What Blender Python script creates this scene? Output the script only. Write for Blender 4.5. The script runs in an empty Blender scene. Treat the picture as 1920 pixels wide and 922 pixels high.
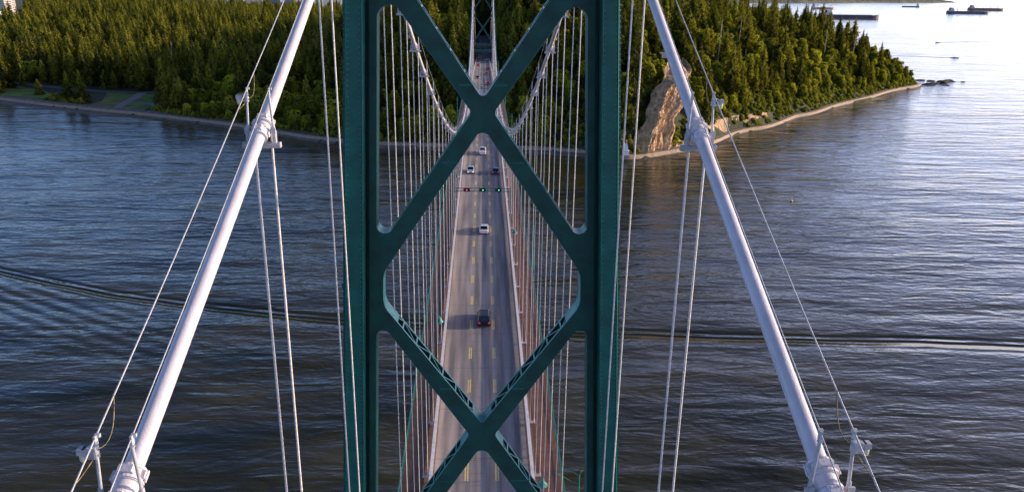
import bpy, bmesh, math, random
import numpy as np
from mathutils import Vector, Matrix, Euler
random.seed(7); rng = np.random.default_rng(11)
scene = bpy.context.scene
COL = scene.collection
R = math.radians
H = 115.0                      # camera height above the water
Y0, SPAN = 40.7, 473.0         # near tower, main span
CX = 5.96                      # cable half spacing
ZT, SAG = 120.6, 45.8          # cable height at the towers, sag
SUN_EL, SUN_AZ = 12.0, 5.0     # azimuth ahead of +X

# ------------------------------------------------------------------ materials
def new_mat(name):
    m = bpy.data.materials.new(name); m.use_nodes = True
    return m, m.node_tree, m.node_tree.nodes['Principled BSDF']
def mat(name, col, rough=.6, metal=0., var=.15, scale=1., bump=0., bscale=20., emit=0., coords='Object', spec=None, stretch=(1, 1, 1)):
    m, nt, b = new_mat(name); N = nt.nodes; L = nt.links
    b.inputs['Roughness'].default_value = rough; b.inputs['Metallic'].default_value = metal
    if spec is not None: b.inputs['Specular IOR Level'].default_value = spec
    tc = N.new('ShaderNodeTexCoord'); mp = N.new('ShaderNodeMapping'); mp.inputs['Scale'].default_value = stretch
    L.new(tc.outputs[coords], mp.inputs['Vector'])
    nz = N.new('ShaderNodeTexNoise'); nz.inputs['Scale'].default_value = scale; nz.inputs['Detail'].default_value = 5
    L.new(mp.outputs[0], nz.inputs['Vector'])
    rp = N.new('ShaderNodeValToRGB'); c = Vector(col[:3])
    rp.color_ramp.elements[0].position = .3; rp.color_ramp.elements[1].position = .7
    rp.color_ramp.elements[0].color = (*(c * (1 - var)), 1); rp.color_ramp.elements[1].color = (*(c * (1 + var)), 1)
    L.new(nz.outputs['Fac'], rp.inputs['Fac']); L.new(rp.outputs['Color'], b.inputs['Base Color'])
    if bump > 0:
        n2 = N.new('ShaderNodeTexNoise'); n2.inputs['Scale'].default_value = bscale; n2.inputs['Detail'].default_value = 6
        L.new(mp.outputs[0], n2.inputs['Vector'])
        bp = N.new('ShaderNodeBump'); bp.inputs['Strength'].default_value = 1; bp.inputs['Distance'].default_value = bump
        L.new(n2.outputs['Fac'], bp.inputs['Height']); L.new(bp.outputs['Normal'], b.inputs['Normal'])
    if emit:
        b.inputs['Emission Color'].default_value = (*col[:3], 1); b.inputs['Emission Strength'].default_value = emit
    return m
def foliage(name, dark, light, trans=.25, oscale=.25):
    m = bpy.data.materials.new(name); m.use_nodes = True; nt = m.node_tree; N = nt.nodes; L = nt.links
    N.clear(); out = N.new('ShaderNodeOutputMaterial')
    oi = N.new('ShaderNodeObjectInfo'); tc = N.new('ShaderNodeTexCoord')
    nz = N.new('ShaderNodeTexNoise'); nz.inputs['Scale'].default_value = oscale; nz.inputs['Detail'].default_value = 4
    L.new(tc.outputs['Object'], nz.inputs['Vector'])
    ad = N.new('ShaderNodeMath'); ad.operation = 'MULTIPLY_ADD'; L.new(oi.outputs['Random'], ad.inputs[0]); ad.inputs[1].default_value = .75
    L.new(nz.outputs['Fac'], ad.inputs[2])
    mr = N.new('ShaderNodeMapRange'); L.new(ad.outputs[0], mr.inputs['Value']); mr.inputs['From Min'].default_value = .3; mr.inputs['From Max'].default_value = 1.25
    rp = N.new('ShaderNodeValToRGB'); L.new(mr.outputs[0], rp.inputs['Fac'])
    rp.color_ramp.elements[0].color = (*dark, 1); rp.color_ramp.elements[1].color = (*light, 1)
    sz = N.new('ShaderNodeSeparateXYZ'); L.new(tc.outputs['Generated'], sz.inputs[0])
    hr = N.new('ShaderNodeMapRange'); L.new(sz.outputs['Z'], hr.inputs[0]); hr.inputs[1].default_value = .1; hr.inputs[2].default_value = .85; hr.inputs[3].default_value = .5; hr.inputs[4].default_value = 1.1  # crown shade painted into the colour: dark low down, lighter at the top
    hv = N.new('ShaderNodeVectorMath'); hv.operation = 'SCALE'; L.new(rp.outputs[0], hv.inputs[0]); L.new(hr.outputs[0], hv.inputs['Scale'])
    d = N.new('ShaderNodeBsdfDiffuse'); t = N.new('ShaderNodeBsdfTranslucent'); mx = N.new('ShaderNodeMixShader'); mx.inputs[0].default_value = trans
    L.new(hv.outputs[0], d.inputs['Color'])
    g = N.new('ShaderNodeMix'); g.data_type = 'RGBA'; g.blend_type = 'MULTIPLY'; g.inputs[0].default_value = 1
    L.new(hv.outputs[0], g.inputs[6]); g.inputs[7].default_value = (1.6, 1.5, .6, 1); L.new(g.outputs[2], t.inputs['Color'])
    L.new(d.outputs[0], mx.inputs[1]); L.new(t.outputs[0], mx.inputs[2]); L.new(mx.outputs[0], out.inputs[0])
    return m
M = {}
M['green_shaded'] = mat('green_paint_shaded', (.003, .060, .052), .6, var=.38, scale=.8, bump=.004, bscale=9)  # tower green darkened, painted shade for the set-back bracing plates
M['lacing'] = mat('lacing_paint_lit', (.10, .36, .35), .4, var=.1, scale=3)  # tower green lightened, sky and sun light painted onto the lacing
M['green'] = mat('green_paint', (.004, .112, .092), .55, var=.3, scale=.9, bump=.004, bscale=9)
M['green_light'] = mat('green_railing_paint', (.02, .22, .17), .45, var=.15, scale=2)
M['rivet'] = mat('rivet_paint', (.04, .26, .21), .4, var=.1)
M['cable'] = mat('cable_wrap_paint', (.66, .62, .68), .42, var=.10, scale=1.6, bump=.008, bscale=22, stretch=(1, 1, 1))
M['galv'] = mat('galvanised_steel', (.50, .50, .54), .5, .15, var=.22, scale=6, bump=.003, bscale=30)
M['rope'] = mat('wire_rope', (.74, .68, .66), .5, .0, var=.2, scale=10)
M['lens'] = mat('lamp_lens', (.75, .72, .55), .15, var=.1, spec=.8)
M['cord'] = mat('yellow_black_cord', (.22, .17, .07), .6, var=.7, scale=9)
M['barrier'] = mat('barrier_cap_paint', (.85, .80, .78), .5, var=.12, scale=1.5)
M['panel'] = mat('barrier_panel_steel', (.38, .36, .38), .55, var=.15, scale=2)
M['walk'] = mat('sidewalk_surface', (.26, .125, .09), .85, var=.25, scale=.7, bump=.004, bscale=15)
M['edge'] = mat('deck_edge_concrete', (.27, .16, .115), .8, var=.2, scale=2)
M['girder'] = mat('girder_grey', (.1, .12, .12), .6, var=.2)
M['yellow'] = mat('yellow_road_paint', (.92, .68, .28), .7, var=.18, scale=3)
M['pier'] = mat('pier_concrete', (.33, .31, .28), .9, var=.2, scale=.3)
M['black'] = mat('signal_black', (.012, .016, .016), .5)
M['red_lamp'] = mat('red_signal_lens', (1, .05, .12), .3, emit=3.5, var=0)
M['green_lamp'] = mat('green_signal_lens', (.05, 1, .45), .3, emit=2.5, var=0)
M['tail'] = mat('tail_light_red', (.9, .03, .05), .3, emit=.5, var=0)
M['head'] = mat('head_light_white', (.9, .9, .85), .2, emit=.9, var=0)
M['glass'] = mat('car_glass', (.012, .018, .03), .06, spec=.7, var=.05)
M['tyre'] = mat('tyre_rubber', (.012, .012, .012), .8)
M['rim'] = mat('rim_alloy', (.4, .4, .42), .35, .7)
M['bark'] = mat('bark', (.10, .07, .05), .9, var=.35, scale=1.5)
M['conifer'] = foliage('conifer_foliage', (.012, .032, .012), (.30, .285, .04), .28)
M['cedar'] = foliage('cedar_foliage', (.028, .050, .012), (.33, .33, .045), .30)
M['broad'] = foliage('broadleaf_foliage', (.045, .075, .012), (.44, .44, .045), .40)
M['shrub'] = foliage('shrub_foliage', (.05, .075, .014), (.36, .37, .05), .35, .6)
M['deadwood'] = mat('dead_wood', (.38, .33, .29), .8)
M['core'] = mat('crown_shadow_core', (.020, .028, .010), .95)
M['soil'] = mat('forest_floor', (.045, .05, .02), .95, var=.5, scale=.08, bump=.3, bscale=.3)
M['rock'] = mat('cliff_rock', (.52, .34, .19), .9, var=.5, scale=.35, bump=2.5, bscale=.5, stretch=(1, 1, .3))
M['darkrock'] = mat('wet_rock', (.05, .045, .04), .7, var=.4, scale=.3, bump=.4, bscale=.6)
M['beach'] = mat('pebble_beach', (.15, .13, .115), .9, var=.45, scale=.25, bump=.1, bscale=2)
M['path'] = mat('path_asphalt', (.27, .23, .22), .85, var=.15, scale=.3)
M['wallstone'] = mat('seawall_stone', (.36, .26, .18), .85, var=.25, scale=.5, bump=.08, bscale=1.5)
M['parkroad'] = mat('park_road_asphalt', (.11, .11, .12), .85)
M['grass'] = mat('mown_grass', (.13, .21, .03), .95, var=.4, scale=.06)
M['drygrass'] = mat('dry_grass', (.16, .16, .04), .95, var=.3, scale=.08)
M['white'] = mat('white_paint', (.78, .77, .75), .5, var=.06)
M['cream'] = mat('cream_concrete', (.62, .53, .45), .7, var=.1, scale=.05)
M['bluegrey'] = mat('blue_grey_concrete', (.3, .36, .45), .6, var=.1, scale=.05)
M['window'] = mat('window_glass', (.08, .11, .15), .15, spec=.8)
M['farwood'] = mat('distant_wood', (.105, .105, .075), .95, var=.4, scale=.012, bump=8, bscale=.03)  # wood colour lightened, distance haze painted in
M['farhill'] = mat('distant_hill', (.42, .34, .38), .95, var=.08, scale=.002)  # pale pinkish colour has the distance haze painted in
def carpaint(name, c): return mat(name, c, .28, .1, var=.03, spec=.6)
M['hull_dark'] = mat('dark_hull_paint', (.085, .075, .10), .6, var=.2, scale=.05)
M['hull_grey'] = mat('grey_hull_paint', (.11, .12, .15), .6, var=.2, scale=.05)
M['hull_orange'] = mat('orange_hull_paint', (.78, .36, .24), .6, var=.15, scale=.05)
M['hull_brown'] = mat('brown_hull_paint', (.3, .16, .12), .6, var=.2, scale=.05)
M['boot'] = mat('red_boot_topping', (.25, .10, .08), .6)
M['hatch'] = mat('hatch_cover_paint', (.19, .15, .15), .6)

# asphalt with wheel tracks running along Y
def make_asphalt():
    m, nt, b = new_mat('worn_asphalt'); N = nt.nodes; L = nt.links
    b.inputs['Roughness'].default_value = .85
    tc = N.new('ShaderNodeTexCoord'); sx = N.new('ShaderNodeSeparateXYZ'); L.new(tc.outputs['Object'], sx.inputs[0])
    n = N.new('ShaderNodeTexNoise'); n.inputs['Scale'].default_value = 1; n.inputs['Detail'].default_value = 6
    mp = N.new('ShaderNodeMapping'); mp.inputs['Scale'].default_value = (1.1, .035, 1); L.new(tc.outputs['Object'], mp.inputs[0]); L.new(mp.outputs[0], n.inputs['Vector'])
    w = N.new('ShaderNodeMath'); w.operation = 'MULTIPLY'; w.inputs[1].default_value = 2 * math.pi / 1.645; L.new(sx.outputs['X'], w.inputs[0])
    c = N.new('ShaderNodeMath'); c.operation = 'COSINE'; L.new(w.outputs[0], c.inputs[0])
    a = N.new('ShaderNodeMath'); a.operation = 'MULTIPLY_ADD'; L.new(c.outputs[0], a.inputs[0]); a.inputs[1].default_value = .10; L.new(n.outputs['Fac'], a.inputs[2])
    g = N.new('ShaderNodeTexNoise'); g.inputs['Scale'].default_value = 9; g.inputs['Detail'].default_value = 3; L.new(tc.outputs['Object'], g.inputs['Vector'])
    a2 = N.new('ShaderNodeMath'); a2.operation = 'MULTIPLY_ADD'; L.new(g.outputs['Fac'], a2.inputs[0]); a2.inputs[1].default_value = .25; L.new(a.outputs[0], a2.inputs[2])
    rp = N.new('ShaderNodeValToRGB'); L.new(a2.outputs[0], rp.inputs[0])
    rp.color_ramp.elements[0].position = .42; rp.color_ramp.elements[1].position = .85
    rp.color_ramp.elements[0].color = (.17, .16, .165, 1); rp.color_ramp.elements[1].color = (.50, .42, .39, 1)
    L.new(rp.outputs[0], b.inputs['Base Color'])
    return m
M['asphalt'] = make_asphalt()

# water: fresnel mirror over a dark body, wave heights in metres drive the bump
def make_water():
    m, nt, b = new_mat('sea_water'); N = nt.nodes; L = nt.links
    b.inputs['Roughness'].default_value = .11; b.inputs['IOR'].default_value = 1.45
    geo = N.new('ShaderNodeNewGeometry'); pos = geo.outputs['Position']
    sx = N.new('ShaderNodeSeparateXYZ'); L.new(pos, sx.inputs[0])
    def math_(op, a, b_=None, c_=None):
        n = N.new('ShaderNodeMath'); n.operation = op
        for i, v in enumerate((a, b_, c_)):
            if v is None: continue
            if isinstance(v, (int, float)): n.inputs[i].default_value = v
            else: L.new(v, n.inputs[i])
        return n.outputs[0]
    def noise(scale, rot, st, detail=3, dist=0.):
        mp = N.new('ShaderNodeMapping'); mp.inputs['Rotation'].default_value = (0, 0, R(rot)); mp.inputs['Scale'].default_value = (st[0] * scale, st[1] * scale, scale)
        mp.vector_type = 'POINT'
        L.new(pos, mp.inputs[0]); n = N.new('ShaderNodeTexNoise'); n.inputs['Scale'].default_value = 1; n.inputs['Detail'].default_value = detail
        n.inputs['Distortion'].default_value = dist
        L.new(mp.outputs[0], n.inputs['Vector']); return n.outputs['Fac']
    patch = noise(.006, 20, (1, 1.6), 3)          # calmer and rougher patches
    amp = math_('MULTIPLY_ADD', patch, 1.9, .05)
    h = math_('MULTIPLY', noise(.50, 14, (.5, 1), 4, .6), .36)
    h = math_('MULTIPLY_ADD', noise(.17, 26, (.28, 1), 3, .8), 1.25, h)
    h = math_('MULTIPLY_ADD', noise(.14, -24, (.30, 1), 2, .8), .95, h)
    h = math_('MULTIPLY_ADD', noise(.055, 20, (.22, 1), 2, .3), 3.6, h)
    h = math_('MULTIPLY', h, math_('MULTIPLY', amp, .50))
    # ship wake: a train of crests along a gently bending line
    x = sx.outputs['X']; y = sx.outputs['Y']
    px = np.array([-198, -160, -123, -89, -51, -1, 48, 79, 111, 147, 186.]); py = np.array([304, 291, 276, 265, 256, 248, 243, 243, 242, 239, 234.])
    co = np.polyfit(px / 100, py, 3)
    xs = math_('DIVIDE', math_('MINIMUM', math_('MAXIMUM', x, -420.), 420.), 100.)
    f = math_('MULTIPLY_ADD', xs, float(co[0]), float(co[1])); f = math_('MULTIPLY_ADD', f, xs, float(co[2])); f = math_('MULTIPLY_ADD', f, xs, float(co[3]))
    d = math_('SUBTRACT', y, f)
    d = math_('ADD', d, math_('MULTIPLY_ADD', noise(.03, 0, (1, 1), 2), 3., -1.5))
    env = math_('EXPONENT', math_('MULTIPLY', math_('POWER', math_('DIVIDE', d, 4.6), 2.), -1.))
    wk = math_('MULTIPLY', math_('SINE', math_('MULTIPLY', d, 2 * math.pi / 4.8)), math_('MULTIPLY', env, math_('MULTIPLY_ADD', noise(.035, 0, (1, .6), 3), 1.6, -.1)))
    calm = math_('MULTIPLY_ADD', env, -.6, 1.); h = math_('MULTIPLY', h, calm)
    h = math_('MULTIPLY_ADD', wk, .36, h)
    # a second, fainter fan of crests behind it on the left
    d2 = math_('SUBTRACT', math_('MULTIPLY_ADD', x, -.62, 168.), y)
    env2 = math_('EXPONENT', math_('MULTIPLY', math_('POWER', math_('DIVIDE', d2, 22.), 2.), -1.))
    wk2 = math_('MULTIPLY', math_('SINE', math_('MULTIPLY', d2, 2 * math.pi / 7.)), env2)
    lf = N.new('ShaderNodeMapRange'); L.new(x, lf.inputs[0]); lf.inputs[1].default_value = -60; lf.inputs[2].default_value = -170
    h = math_('MULTIPLY_ADD', math_('MULTIPLY', wk2, lf.outputs[0]), .16, h)
    bp = N.new('ShaderNodeBump'); bp.inputs['Strength'].default_value = 1.; bp.inputs['Distance'].default_value = 1.
    L.new(h, bp.inputs['Height']); L.new(bp.outputs['Normal'], b.inputs['Normal'])
    rp = N.new('ShaderNodeValToRGB'); L.new(noise(.02, 0, (1, 2), 5), rp.inputs[0])
    rp.color_ramp.elements[0].position = .35; rp.color_ramp.elements[1].position = .7
    rp.color_ramp.elements[0].color = (.016, .020, .010, 1); rp.color_ramp.elements[1].color = (.060, .052, .016, 1)
    L.new(rp.outputs[0], b.inputs['Base Color'])
    return m
M['water'] = make_water()

# ------------------------------------------------------------------ mesh helpers
class MB:
    def __init__(s): s.v = []; s.f = []; s.mi = []; s.sm = []; s.mats = []
    def m(s, mt):
        if mt not in s.mats: s.mats.append(mt)
        return s.mats.index(mt)
    def add(s, vs, fs, mt=0, smooth=False):
        n = len(s.v); s.v += [tuple(v) for v in vs]; s.f += [tuple(i + n for i in f) for f in fs]
        s.mi += [mt] * len(fs); s.sm += [smooth] * len(fs)
    def box(s, c, d, rz=0, mt=0, top=1., topy=None):
        x, y, z = d[0] / 2, d[1] / 2, d[2] / 2; ty = top if topy is None else topy
        ps = [(-x, -y, -z), (x, -y, -z), (x, y, -z), (-x, y, -z), (-x * top, -y * ty, z), (x * top, -y * ty, z), (x * top, y * ty, z), (-x * top, y * ty, z)]
        ca, sa = math.cos(rz), math.sin(rz)
        s.add([(c[0] + p[0] * ca - p[1] * sa, c[1] + p[0] * sa + p[1] * ca, c[2] + p[2]) for p in ps],
              [(0, 3, 2, 1), (4, 5, 6, 7), (0, 1, 5, 4), (1, 2, 6, 5), (2, 3, 7, 6), (3, 0, 4, 7)], mt)
    def bar(s, a, b, w, t, up=(0, 0, 1), mt=0):      # w across (perpendicular to up), t along up
        a = Vector(a); b = Vector(b); d = (b - a).normalized(); u = Vector(up); sd = d.cross(u)
        if sd.length < 1e-4: sd = d.cross(Vector((1, 0, 0)))
        sd.normalize(); u = sd.cross(d).normalized()
        vs = []
        for p in (a, b):
            for i, j in ((-1, -1), (1, -1), (1, 1), (-1, 1)): vs.append(p + sd * (w / 2 * i) + u * (t / 2 * j))
        s.add(vs, [(0, 1, 2, 3), (7, 6, 5, 4), (0, 4, 5, 1), (1, 5, 6, 2), (2, 6, 7, 3), (3, 7, 4, 0)], mt)
    def tube(s, pts, r, n=8, mt=0, cap=True, smooth=True):
        pts = [Vector(p) for p in pts]; vs = []; fs = []
        for i, p in enumerate(pts):
            d = (pts[min(i + 1, len(pts) - 1)] - pts[max(i - 1, 0)]).normalized()
            a = Vector((1, 0, 0)) if abs(d.x) < .8 else Vector((0, 1, 0))
            u = d.cross(a).normalized(); w = d.cross(u)
            rr = r[i] if isinstance(r, (list, tuple)) else r
            for k in range(n):
                t = 2 * math.pi * k / n; vs.append(p + u * (rr * math.cos(t)) + w * (rr * math.sin(t)))
        for i in range(len(pts) - 1):
            for k in range(n): fs.append((i * n + k, i * n + (k + 1) % n, (i + 1) * n + (k + 1) % n, (i + 1) * n + k))
        s.add(vs, fs, mt, smooth)
        if cap:
            m_ = len(vs); s.add(vs[:n], [tuple(range(n))[::-1]], mt); s.add(vs[m_ - n:], [tuple(range(n))], mt)
    def loft(s, rings, mt=0, cap=True, smooth=False):
        n = len(rings[0]); vs = [p for r_ in rings for p in r_]; fs = []
        for i in range(len(rings) - 1):
            for k in range(n): fs.append((i * n + k, i * n + (k + 1) % n, (i + 1) * n + (k + 1) % n, (i + 1) * n + k))
        if cap: fs += [tuple(range(n))[::-1], tuple(range((len(rings) - 1) * n, len(rings) * n))]
        s.add(vs, fs, mt, smooth)
    def mesh(s, name, mats):
        me = bpy.data.meshes.new(name); me.from_pydata(s.v, [], s.f); 
        for m_ in (mats if isinstance(mats, (list, tuple)) else [mats]): me.materials.append(m_)
        me.polygons.foreach_set('material_index', s.mi); me.polygons.foreach_set('use_smooth', s.sm); me.update(); return me
    def build(s, name, mats, parent=None, loc=None):
        return link(name, s.mesh(name, mats), parent, loc)
def link(name, data, parent=None, loc=None):
    o = bpy.data.objects.new(name, data); COL.objects.link(o)
    if parent: o.parent = parent
    if loc: o.location = loc
    return o
def tag(o, label=None, cat=None, group=None, kind=None):
    if label: o['label'] = label
    if cat: o['category'] = cat
    if group: o['group'] = group
    if kind: o['kind'] = kind
    return o
def empty(name, loc, label, cat, group=None, rz=0):
    o = link(name, None, None, loc); o.empty_display_size = .3; o.rotation_euler = (0, 0, rz)
    return tag(o, label, cat, group)
def copy_tree(o, parent=None):
    c = o.copy(); COL.objects.link(c); c.parent = parent
    for ch in list(o.children): copy_tree(ch, c)
    return c

# ------------------------------------------------------------------ bridge geometry functions
def zd(y):
    if y < Y0: return 63.74 - .055 * (Y0 - y)
    if y <= Y0 + SPAN: u = (y - Y0) / SPAN; return 63.74 + 26 * u * (1 - u)
    if y < 700: return 63.74 - .055 * (y - 513.7)
    return 53.49
def zc(y):
    if y < Y0: d = Y0 - y; return ZT - .498 * d + .0012 * d * d
    if y <= Y0 + SPAN: u = (y - Y0) / SPAN; return ZT - 4 * SAG * u * (1 - u)
    d = y - Y0 - SPAN; return ZT - .498 * d + .0008 * d * d
xi = lambda z: 5.27 - .043 * (z - H)      # leg inner edge
xo = lambda z: 6.96 - .053 * (z - H)      # leg outer edge

def fillet(poly, rad):
    out = []; kinds = []                  # kinds[i]: edge leaving point i is 'arc' or 'line'
    n = len(poly)
    for i in range(n):
        p0 = Vector(poly[i - 1]); p = Vector(poly[i]); p1 = Vector(poly[(i + 1) % n]); r = rad[i]
        a = (p0 - p).normalized(); b = (p1 - p).normalized(); ang = a.angle(b)
        if r <= 0: out.append(tuple(p)); kinds.append('line'); continue
        t = r / math.tan(ang / 2); t = min(t, (p0 - p).length * .48, (p1 - p).length * .48); r = t * math.tan(ang / 2)
        c = p + (a + b).normalized() * (r / math.sin(ang / 2)); s0 = p + a * t; s1 = p + b * t
        a0 = math.atan2(s0.y - c.y, s0.x - c.x); a1 = math.atan2(s1.y - c.y, s1.x - c.x); da = (a1 - a0 + math.pi) % (2 * math.pi) - math.pi
        k = 9
        for j in range(k + 1):
            th = a0 + da * j / k; out.append((c.x + r * math.cos(th), c.y + r * math.sin(th))); kinds.append('arc' if j < k else 'line')
    return out, kinds
def plate_mesh(outer, holes, y, th):
    cu = bpy.data.curves.new('plate', 'CURVE'); cu.dimensions = '2D'; cu.fill_mode = 'BOTH'; cu.extrude = th / 2
    for pl in [outer] + holes:
        sp = cu.splines.new('POLY'); sp.points.add(len(pl) - 1); sp.use_cyclic_u = True
        for i, p in enumerate(pl): sp.points[i].co = (p[0], p[1], 0, 1)
    ob = bpy.data.objects.new('plate', cu); COL.objects.link(ob); dg = bpy.context.evaluated_depsgraph_get()
    me = bpy.data.meshes.new_from_object(ob.evaluated_get(dg)); bpy.data.objects.remove(ob); bpy.data.curves.remove(cu)
    vs = [(v.co.x, y - v.co.z, v.co.y) for v in me.vertices]; fs = [tuple(p.vertices) for p in me.polygons]; bpy.data.meshes.remove(me)
    return vs, fs
DEPTH = 1.1
def make_tower(y0, label, rivets=True):
    t = empty('bridge_tower', (0, y0, 0), label, 'bridge tower')
    zz = lambda r: r + H
    def mir(pts): return [(-x, z) for x, z in pts]
    op = []   # (polygon, radii, lace)
    op.append(([(0, -5.69), (5.05, 1.9), (-5.05, 1.9)], [.3, .5, .5]))
    op.append(([(0, -7.05), (5.54, -15.3), (5.62, -17.3), (0, -25.0), (-5.62, -17.3), (-5.54, -15.3)], [.42, 1.7, 1.5, .12, 1.5, 1.7]))
    s1 = [(.57, -6.33), (xi(H - 14.) , -14.10), (xi(H + .2), .30)]; s2 = [(.74, -25.75), (xi(H - 37), -35.2), (xi(H - 17.8), -17.95)]
    for s_, rr_ in ((s1, [.4, .45, .65]), (s2, [.35, .5, .42])): op.append((s_, rr_)); op.append((mir(s_), rr_))
    op.append(([(0, -26.4), (5.9, -35.7), (-5.9, -35.7)], [.5, .5, .5]))
    for xa, xb in ((-6.4, -2.3), (-1.9, 1.9), (2.3, 6.4)): op.append(([(xa, -37.1), (xb, -37.1), (xb, -39.5), (xa, -39.5)], [.4] * 4))
    outer = []
    zs = [4.7, -41.0]
    outer = [(-xi(zz(zs[0])) - .38, zz(zs[0])), (xi(zz(zs[0])) + .38, zz(zs[0])), (xi(zz(zs[1])) + .38, zz(zs[1])), (-xi(zz(zs[1])) - .38, zz(zs[1]))]
    holes = []; edges = []
    for p, rd in op:
        f, k = fillet([(x, zz(z)) for x, z in p], rd); holes.append(f); edges.append((f, k))
    mb = MB()
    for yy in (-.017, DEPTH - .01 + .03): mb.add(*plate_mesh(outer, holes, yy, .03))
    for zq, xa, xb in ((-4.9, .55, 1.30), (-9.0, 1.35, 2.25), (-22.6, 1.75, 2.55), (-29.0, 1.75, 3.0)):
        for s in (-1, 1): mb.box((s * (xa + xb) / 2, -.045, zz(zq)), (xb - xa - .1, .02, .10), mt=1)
    mb.build('bracing_frame', [M['green_shaded'], M['green']], t)
    lc = MB(); ed = MB()
    for f, k in edges:
        n = len(f)
        for i in range(n):
            a, b = f[i], f[(i + 1) % n]; ln = math.dist(a, b)
            zm = (a[1] + b[1]) / 2
            if abs(abs((a[0] + b[0]) / 2) - xi(zm)) < .06 and abs(a[0] - b[0]) < .2 * abs(a[1] - b[1]) + .01: continue
            if k[i] == 'arc' or ln < 1.2:
                lc.add([(a[0], 0, a[1]), (b[0], 0, b[1]), (b[0], DEPTH, b[1]), (a[0], DEPTH, a[1])], [(0, 1, 2, 3)])
            else:
                d = Vector((b[0] - a[0], 0, b[1] - a[1])).normalized(); nr = d.cross(Vector((0, 1, 0)))
                for yy in (.05, DEPTH - .05): lc.bar((a[0], yy, a[1]), (b[0], yy, b[1]), .13, .03, up=nr)
                nb = max(2, round(ln / 1.25)); A = Vector((a[0], 0, a[1]))
                for j in range(nb + 1):
                    p = A + d * (ln * j / nb); lc.bar(p + Vector((0, .08, 0)), p + Vector((0, DEPTH - .08, 0)), .11, .025, up=nr)
                    if j < nb:
                        q = A + d * (ln * (j + 1) / nb); y1, y2 = (.08, DEPTH - .08) if j % 2 else (DEPTH - .08, .08)
                        lc.bar(p + Vector((0, y1, 0)), q + Vector((0, y2, 0)), .07, .025, up=nr)
                if abs(a[1] - b[1]) / ln > .3:  # solid gusset webs near the nodes
                    for s0, s1_ in ((0, .09), (.91, 1)):
                        p = A + d * ln * s0; q = A + d * ln * s1_
                        lc.add([(p.x, 0.02, p.z), (q.x, .02, q.z), (q.x, DEPTH - .02, q.z), (p.x, DEPTH - .02, p.z)], [(0, 1, 2, 3)])
    lc.build('lacing', M['lacing'], t)
    for s in (-1, 1):
        lg = MB(); levels = [2.0, 20, 40, 58, 70, 80, 90, 100, 110, 120.2]
        def ring(z, xa, xb, ya, yb): return [(s * xa, ya, z), (s * xb, ya, z), (s * xb, yb, z), (s * xa, yb, z)]
        lg.loft([ring(z, xi(z), xi(z) + .36, .02, DEPTH) for z in levels]); lg.loft([ring(z, xo(z) - .22, xo(z), .02, DEPTH) for z in levels])
        lg.loft([ring(z, xi(z) + .37, xo(z) - .23, .5, DEPTH - .3) for z in levels])
        lg.loft([ring(z, xi(z) + .60, xo(z) - .34, -1.15, DEPTH + 1.15) for z in levels])
        # recessed flange lips on the column corners and horizontal splice plates
        for fx in (lambda z: xi(z) + .60, lambda z: xo(z) - .34):
            lg.tube([(s * fx(z), -1.15, z) for z in levels], .045, 6)
        for z in np.arange(20, 120, 8.6):
            xa, xb = xi(z) + .66, xo(z) - .40
            lg.box((s * (xa + xb) / 2, -1.162, z), (xb - xa, .03, .38))
            lg.box((s * (xo(z) - .16), .0, z + 1.5), (.3, .04, .3))
        if rivets:
            for fx, y_ in ((lambda z: xi(z) + .70, -1.15), (lambda z: xo(z) - .44, -1.15), (lambda z: xo(z) - .06, .02), (lambda z: xo(z) - .18, .02)):
                z = 78.
                while z < 120:
                    x = s * fx(z); r_ = .03
                    lg.add([(x - r_, y_, z - r_), (x + r_, y_, z - r_), (x + r_, y_, z + r_), (x - r_, y_, z + r_), (x, y_ - .03, z)], [(0, 1, 4), (1, 2, 4), (2, 3, 4), (3, 0, 4)], 1)
                    z += .27
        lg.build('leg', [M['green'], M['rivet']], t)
        sd = MB(); sd.box((s * CX, DEPTH / 2, 120.35), (1.5, 2.6, .5)); sd.box((s * CX, DEPTH / 2, 120.75), (.9, 2.2, .5), top=.7); sd.build('cable_saddle', M['green'], t)
        pr = MB(); pr.box((s * (xo(2) + xi(2)) / 2, DEPTH / 2, 0), (5, 6, 8), top=.85); pr.build('pier', M['pier'], t)
    ts = MB(); ts.box((0, DEPTH / 2, 120.05), (12.2, 1.1, .5)); ts.build('top_strut', M['green'], t)
    ls = MB()
    for za, zb in ((14, 56),):
        for s in (-1, 1): ls.bar((-s * xi(za), DEPTH / 2, za), (s * xi(zb), DEPTH / 2, zb), .8, .9, up=(0, 1, 0))
    ls.bar((-xi(58), DEPTH / 2, 58), (xi(58), DEPTH / 2, 58), 1.6, .9, up=(0, 1, 0)); ls.build('lower_bracing', M['green'], t)
    return t
make_tower(Y0, 'near green riveted steel bridge tower filling the middle of the photo')
make_tower(Y0 + SPAN, 'far green bridge tower small at the end of the road before the forest', False)

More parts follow.
